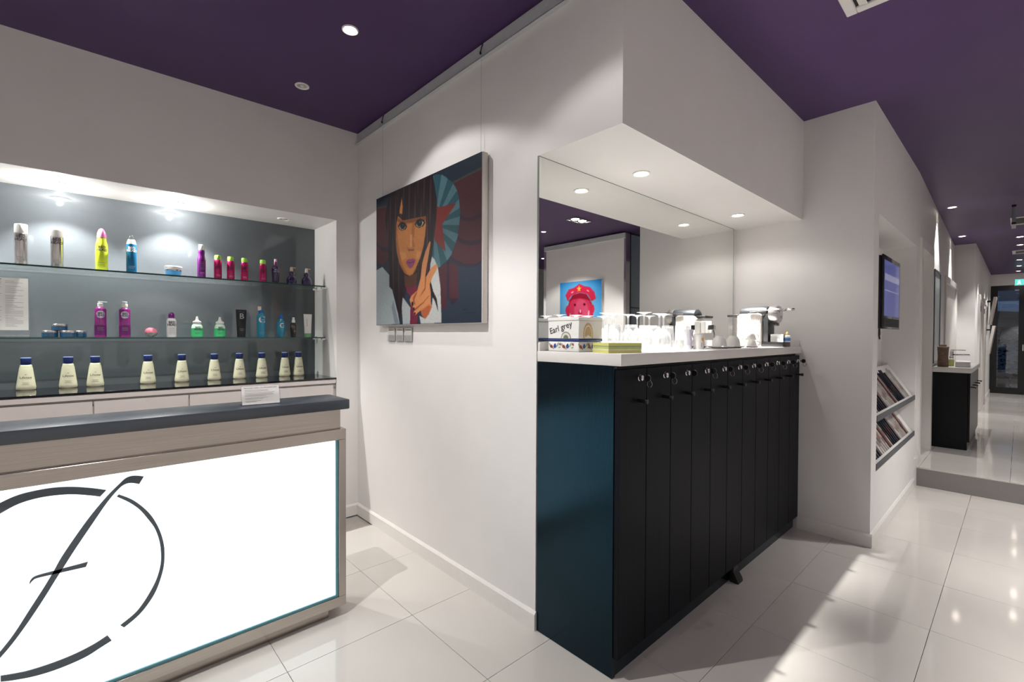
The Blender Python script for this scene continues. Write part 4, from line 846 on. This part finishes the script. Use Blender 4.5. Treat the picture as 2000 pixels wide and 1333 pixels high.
g=G().tube([(-.006,.205,.252),(-.010,.10,.258),(-.008,.010,.262)],.005,10); g.tube([(.171,.205,.252),(.175,.10,.258),(.173,.010,.262)],.005,10); g.tube([(-.008,.010,.262),(.03,.006,.263),(.135,.006,.263),(.173,.010,.262)],.005,10); g.build('lever_arm',CHROME,cm,smooth=True)
G().lathe([(.007,0),(.0095,.004),(.0095,.062),(.007,.066)],14,(.0825,0,0),'y').map(lambda x,y,z:(x,.006-y,.263+z)).build('lever_grip',CHROME,cm,smooth=True)
g=G()
for dx,dz in ((-.018,.01),(.012,.03),(.020,-.024)): g.lathe([(.009,0),(.009,.003),(0,.003)],14,(0,0,0),'y').map(lambda x,y,z:(x,y,z)) if False else g.lathe([(.0085,.0),(.0085,.004),(0,.004)],12,(.0825+dx,.030,.235+dz),'y') 
g.map(lambda x,y,z:(x,.060-y-.002,z)).build('button',CHROME,cm)
G().box(.018,.147,.300,.372,.004,.215).build('water_tank',ACRYL,cm,bevel=.01,seg=3); G().box(.014,.151,.297,.376,.2155,.234).build('tank_lid',BLACK,cm,bevel=.006,seg=3)
jt=thing('glass_jar','small glass jar with blue label and cream stopper on the coffee machine tray','jar',(3.628,1.108,ZW+.0345))
G().lathe([(.024,.0),(.026,.003),(.026,.040),(.020,.046)],22).build('body',PORC,jt,smooth=True); G().lathe([(.0264,.008),(.0264,.028)],22,caps=False).build('label',mat('blue_label',(60,120,186),.4),jt,smooth=True); G().lathe([(.016,.0465),(.017,.05),(.012,.066),(.006,.072),(0,.073)],18).build('stopper',mat('cream_stopper',(222,200,150),.4),jt,smooth=True)
so=thing('wall_socket','white wall socket on the mirror with a black plug and cable','socket',(3.36,YM-.001,1.50))
G().box(-.045,.045,-.042,0,-.04,.045).build('socket_box',WHITE,so,bevel=.003); G().box(-.018,.018,-.085,-.0425,-.018,.018).build('plug',BLACK,so,bevel=.004)
G().tube([(0,-.075,-.015),(0,-.082,-.05),(.01,-.075,-.095),(.03,-.06,-.133)],.0038,8).build('cable',BLACK,so,smooth=True)

# ---------------------------------------------------------------- television and magazine racks in the right-hand niche
tv=thing('television','small black wall television glowing blue in the right wall niche','television',(5.16,.755,1.505))
G().box(-.38,.38,.012,.06,0,.60).build('housing',BLACK,tv,bevel=.012,seg=3); G().box(-.385,.385,0,.0125,-.003,.605).build('bezel',mat('gloss_bezel',(14,16,18),.15),tv,bevel=.004)
SCR=mat('blue_screen',(40,50,110),.12,emit=.55,var=.55,scale=3,stretch=(6,1,1),ecol=(.075,.09,.26))
G().box(-.345,.345,-.0015,-.0002,.105,.565).build('screen',SCR,tv)
SCRL=mat('pale_screen_band',(110,112,150),.12,emit=.6,ecol=(.22,.23,.34)); G().box(-.33,.33,-.0022,-.0016,.40,.455).build('picture_band',SCRL,tv); G().box(-.33,.33,-.0022,-.0016,.315,.322).build('picture_band',SCRL,tv)
G().box(-.345,.345,-.001,-.0002,.015,.085).build('speaker_bar',mat('speaker_cloth',(40,44,48),.7,var=.4,scale=300),tv)
G().box(-.06,.06,.06,nyb-.756,.2,.4).build('wall_bracket',MATTEB,tv)
G().tube([(-.34,.03,.0),(-.345,.03,-.05),(-.33,.028,-.085),(-.315,.03,-.05),(-.325,.03,0)],.006,8).build('cable_loop',BLACK,tv,smooth=True)
MAGC=[(30,30,34),(206,200,196),(46,44,56),(196,190,188),(22,24,28),(222,216,212),(96,40,48),(70,72,84),(190,184,176),(34,50,66),(214,208,204),(214,206,196)]
ORD=ordn+['eleventh','twelfth','thirteenth','fourteenth','fifteenth','sixteenth','seventeenth','eighteenth','nineteenth','twentieth','twenty-first','twenty-second','twenty-third','twenty-fourth']
RACKM=mat('grey_rack_metal',(66,68,74),.4)
slope=R(33)
def rack(z,label,row,seed):
    rk=thing('magazine_rack',label,'rack',(nx0,YR,z))
    L=nx1-nx0
    G().prism([(.0,-.018),(.012,-.020),(.215,.292),(.205,.300)],.004,L-.004,'yz').build('back_plate',WHITE,rk)
    G().prism([(-.004,-.026),(.0,-.026),(.0,.018),(-.004,.018)],.004,L-.004,'yz').build('lip',RACKM,rk)
    rnd=random.Random(seed); n=24; step=(L-.215)/(n-1)
    for i in range(n):
        c=MAGC[(i*5+seed)%len(MAGC)]; x=nx0+.012+i*step; up_n=.004; th=.0088
        o=(x, YR+.020, z+.004)
        t=thing('magazine','%s magazine from the left in the %s rack row, %s cover'%(ORD[i],row,'dark' if sum(c)<200 else ('pale' if sum(c)>480 else 'mid-toned')),'magazine',o,0,'magazines in the %s rack row'%row)
        h=.285+rnd.uniform(-.02,.015); w_=.195
        # local frame: a along X, b up the slope, n out of the slope
        T_=lambda a,b,n_,w_=w_: (a, b*math.sin(slope)-(n_+(w_-a)*.135)*math.cos(slope)+.028, b*math.cos(slope)+(n_+(w_-a)*.135)*math.sin(slope))
        G().box(0,w_,0,h,up_n,up_n+th-.002).map(T_).build('pages',PAPER,t)
        G().box(-.0015,w_,0,h,up_n+th-.0018,up_n+th-.0006).box(-.0015,-.0003,0,h,up_n-.0006,up_n+th-.0006).map(T_).build('cover',mat('magazine_cover_%d'%((i*5+seed)%len(MAGC)),c,.3,var=.25,scale=14),t)
        G().box(.002,.05,.05+.02*(i%3),.10+.02*(i%3),up_n+th-.0005,up_n+th-.0001).map(T_).build('cover_picture',mat('cover_picture_%d'%(i%3),[(120,90,84),(60,60,70),(170,60,64)][i%3],.35,var=.5,scale=40),t)
    return rk
rack(.862,'upper sloping white magazine rack with dark lip in the right wall niche','upper',1); rack(.520,'lower sloping white magazine rack with dark lip, bottom of right wall niche','lower',4)
t=thing('brochure','small dark folded brochure standing above the upper magazine row','brochure',(4.86,.905,1.155))
G().prism([(0,0),(.07,-.03),(.072,-.027),(.002,.004)],0,.16).prism([(0,0),(.07,.022),(.072,.020),(.002,-.004)],0,.16).build('leaf',mat('brochure_dark',(34,42,48),.2),t)

# ---------------------------------------------------------------- corridor: vanity, mirror, canvases
vx,vy=7.19,.365
va=thing('vanity_cabinet','black vanity cabinet with white top on the raised corridor floor','cabinet',(vx,yw(8.2),ZS))
dY=vy-yw(8.2); 
G().box(0,1.5,dY+.02,-.05,.0,.855).build('body',VANITYB,va,bevel=.001,seg=1)
for k in range(4): 
    d=G().box(.01+k*.372,.378+k*.372,dY,dY+.018,.09,.845).build('door',VANITYB,va,bevel=.001,seg=1)
    G().lathe([(.006,0),(.006,.03),(.010,.033),(.010,.045),(0,.046)],12,(.06+k*.372,0,.70),'y').map(lambda x,y,z:(x,dY-y,z)).build('knob',BLACK,d,smooth=True)
G().box(-.012,1.52,dY-.01,-.05,.857,.912).build('top',TOPW,va,bevel=.003)
bt=thing('soap_dispenser','tall brown bark-textured bottle at the left end of the vanity top','bottle',(vx+.13,.60,ZS+.9125))
BARK=mat('bark_ceramic',(112,88,72),.6,var=.45,scale=30,stretch=(1,1,7),bump=.5)
G().lathe([(.044,0),(.050,.01),(.045,.12),(.050,.215),(.053,.228),(.040,.232)],26).build('body',BARK,bt,smooth=True); G().lathe([(.028,.2325),(.03,.236),(.03,.255),(0,.257)],20).build('lid',mat('tan_lid',(150,128,112),.5),bt,smooth=True)
fc=thing('faucet','chrome basin tap standing behind the paper towels on the vanity','tap',(8.35,.60,ZS+.9125))
G().lathe([(.026,0),(.026,.006),(.018,.01),(.018,.16)],18).build('column',CHROME,fc,smooth=True); G().box(-.016,.016,-.17,.01,.10,.122).build('spout',CHROME,fc,bevel=.004); G().box(-.012,.012,-.13,.012,.165,.178).build('lever',CHROME,fc,bevel=.004)
gs=thing('soap_bottle','small soap bottle with yellow-green liquid beside the brown bottle','bottle',(vx+.35,.55,ZS+.9125))
G().lathe([(.026,0),(.028,.003),(.028,.07)],18).build('liquid',mat('olive_liquid',(196,200,110),.2),gs,smooth=True); G().lathe([(.0285,.0705),(.0285,.085),(.014,.092),(.014,.115),(0,.117)],18).build('cap',WHITE,gs,smooth=True)
pt_=thing('paper_towel_stack','low stack of folded white paper towels on the vanity top','paper towels',(vx+.16,.375,ZS+.9125),R(3))
for k in range(6): G().box(0,.42,0,.125,k*.0105,k*.0105+.0098).build('towel',PAPER,pt_,bevel=.002,seg=1)
m2=thing('wall_glass_panel','narrow pale glass panel with dark edge on the corridor wall above the vanity','panel',(7.42,yw(7.7),1.14))
G().box(0,.54,-.022,-.004,0,1.08).build('pale_glass',mat('pale_backpainted_glass',(196,200,200),.25),m2); G().box(.54,.60,-.030,-.004,0,1.08).box(-.02,0,-.030,-.004,0,1.08).box(0,.54,-.030,-.004,1.08,1.10).box(0,.54,-.030,-.004,-.02,0).build('frame',mat('slate_frame',(70,78,86),.3),m2)
for k,(x,z0,lab) in enumerate(((15.1,1.72,'upper white edged canvas tilted off the far corridor wall'),(14.6,1.06,'lower white edged canvas tilted off the far corridor wall'))):
    t=thing('wall_canvas',lab,'picture',(x,.525,z0))
    G().prism([(-.03,.0),(-.075,.0),(-.155,.62),(-.11,.62)],0,.62,'yz').build('canvas',CANVAS,t); G().box(.2,.42,-.09,0,.52,.55).build('wall_bracket',MATTEB,t); G().prism([(-.0755,.01),(-.077,.01),(-.157,.61),(-.1555,.61)],.01,.61,'yz').build('picture',mat('sepia_print',(120,110,104),.5,var=.5,scale=4),t)
ex=thing('exit_sign','small glowing green emergency exit sign hanging near the end door','exit sign',(16.4,-.03,2.66))
G().box(-.03,.03,-.20,.14,0,.16).build('housing',WHITE,ex,bevel=.004); G().box(-.0335,-.0305,-.19,.13,.01,.15).build('face',mat('exit_green_glow',(70,190,160),.3,emit=.9,ecol=(.16,.68,.62)),ex)
EW=mat('exit_white_glow',(230,255,250),.3,emit=1.3)
g=G(); ef=lambda u,v:(-.0345,-u,v)
blob(ef,g,-.06,.115,.012,.012,0); 
for q in ([(-.085,.10),(-.04,.095),(-.05,.06),(-.075,.06)],[(-.055,.065),(-.045,.065),(-.03,.025),(-.042,.025)],[(-.075,.065),(-.062,.065),(-.075,.03),(-.10,.03)],[(.04,.03),(.11,.03),(.11,.13),(.04,.13)]): g.add([ef(*p) for p in q],[tuple(range(len(q)))])
g.build('running_figure',EW,ex); G().tube([(0,-.03,.16),(0,-.03,ZC-2.66)],.006,8).build('hanger',WHITE,ex)
rd=thing('ceiling_sensor','slim grey tube with black ends hanging from a wire hook on the ceiling','sensor',(7.9,.066,2.72))
G().box(-.014,.014,-.016,.016,.04,.215).build('tube',mat('grey_plastic',(128,130,136),.4),rd); G().box(-.016,.016,-.018,.018,.015,.04).build('end_cap',BLACK,rd); G().box(-.016,.016,-.018,.018,.215,.24).build('end_cap',BLACK,rd); G().box(-.014,.014,-.018,.018,-.03,.015).build('foot_tab',WHITE,rd)
G().tube([(0,0,.24),(0,0,.29),(.0,.02,.29),(0,.02,ZC-2.72)],.003,6).build('hook',CHROME,rd)
# ceiling grilles
def grille(x0,x1,y0,y1,label,n,alongx=True,inner=None):
    t=thing('air_grille',label,'air vent',(x0,y0,ZC)); a,b=x1-x0,y1-y0; m=.045
    G().box(0,a,0,m,-.014,0).box(0,a,b-m,b,-.014,0).box(0,m,m,b-m,-.014,0).box(a-m,a,m,b-m,-.014,0).build('frame',WHITE,t,bevel=.003,seg=1)
    G().box(m,a-m,m,b-m,-.003,-.0005).build('duct',MATTEB,t)
    for k in range(n):
        q=m+(k+.5)*((b if alongx else a)-2*m)/n
        if alongx: G().prism([(q-.018,-.011),(q-.015,-.012),(q+.016,-.004),(q+.013,-.003)],m,a-m,'yz').build('louvre',WHITE,t)
        else: G().prism([(q-.018,-.011),(q-.015,-.012),(q+.016,-.004),(q+.013,-.003)],m,b-m,'xz').build('louvre',WHITE,t)
    return t
grille(2.19,2.795,-.005,.60,'white square ceiling air grille at the top edge of the picture, near the bulkhead',9)
grille(9.1,9.7,-.50,.11,'white ceiling air grille over the corridor, behind the hanging grey tube',8,False)
grille(12.6,13.1,-.50,.12,'white ceiling air grille farther down the corridor, between downlights',7,False)
# ---------------------------------------------------------------- ceiling downlights
GL='downlights in the purple ceiling'
downlight(1.04,2.387,ZC,'bright glowing downlight in the purple ceiling left of the painting wall',P_A,.042,GL,angle=114,blend=.22,target=(1.1,2.14,0),beam=(18,86,1,(1.2,2.3,0)))
downlight(1.047,3.132,ZC,'unlit downlight in the purple ceiling near the back wall',0,.043,GL,dim=True)
for x,y,l,pw in ((1.04,1.12,'glowing downlight out of frame above, level with the alcove bulkhead',P_A*.7),(1.04,-.1,'added fill downlight out of frame above, before the locker corner',P_E),(.2,1.95,'glowing downlight out of frame in front of the desk, right',P_B),(-1.5,2.0,'glowing downlight out of frame in front of the desk, left',P_B*.6),  # the locker corner lamp is unseen, added as fill
   (2.2,-1.0,'added fill downlight out of frame behind the air grille',P_C),(3.6,-1.0,'added fill downlight out of frame, right of the air grille',P_C),(-1.2,-3.8,'added fill downlight washing the wall behind the camera, left',P_W),(1.2,-3.8,'added fill downlight washing the wall behind the camera, middle',P_W),(3.6,-3.8,'added fill downlight washing the wall behind the camera, right',P_W),(-1.9,-.4,'added fill downlight washing the left end wall, left of the camera',P_W),  # all unseen, added so floor and walls bounce fill light
   (5.24,-1.83,'glowing downlight before the lounge partition, seen in the mirror',P_D),(7.05,-3.57,'glowing downlight beyond the lounge partition, seen in the mirror',P_C*.6),(4.9,-.45,'added fill downlight out of frame before the raised corridor',P_C)):  # the lamp before the raised corridor is unseen added fill
    downlight(x,y,ZC,l,pw,.042,GL,angle=(58 if pw==P_C else (92 if x<-1 else 112)),blend=(.6 if pw==P_C else .3))
for k,(x,y,pw) in enumerate(((7.87,.585,P_F),(10.25,.64,P_F),(10.95,.02,P_G),(11.9,.02,P_G),(14.2,.03,P_G),(15.4,.035,P_G),(16.6,.045,P_G*.6))):
    downlight(x,y,ZC,['glowing corridor downlight close to the left wall, nearest','glowing corridor downlight close to the left wall, second','first glowing downlight in the middle row of the corridor','second glowing downlight in the middle row of the corridor','third glowing downlight in the middle row of the corridor','fourth glowing downlight in the middle row of the corridor','fifth glowing downlight in the middle row, before the exit sign'][k],pw,.05,GL,angle=80,blend=.5,lamp=LAMPC)
tw=thing('twin_downlight','recessed rectangular twin lamp in the purple ceiling, seen in the mirror','ceiling light',(5.06,-.99,ZC))
g=G()
for a in (0,): g.box(-.17,.17,-.09,-.078,-.012,0).box(-.17,.17,.078,.09,-.012,0).box(-.17,-.158,-.078,.078,-.012,0).box(.158,.17,-.078,.078,-.012,0)
g.build('frame',SILV,tw); G().box(-.158,.158,-.078,.078,-.002,-.0005).build('recess',MATTEB,tw)
for x in (-.078,.078): G().lathe([(.055,-.0025),(.05,-.008),(0,-.009)],22,(x,0,0)).build('lamp',LAMP,tw,smooth=True)
spot((5.06,-.99,ZC-.03),P_C,100,.5,parent=tw)
for r in list(col.objects):
    if r.type=='LIGHT': r['kind']='structure'
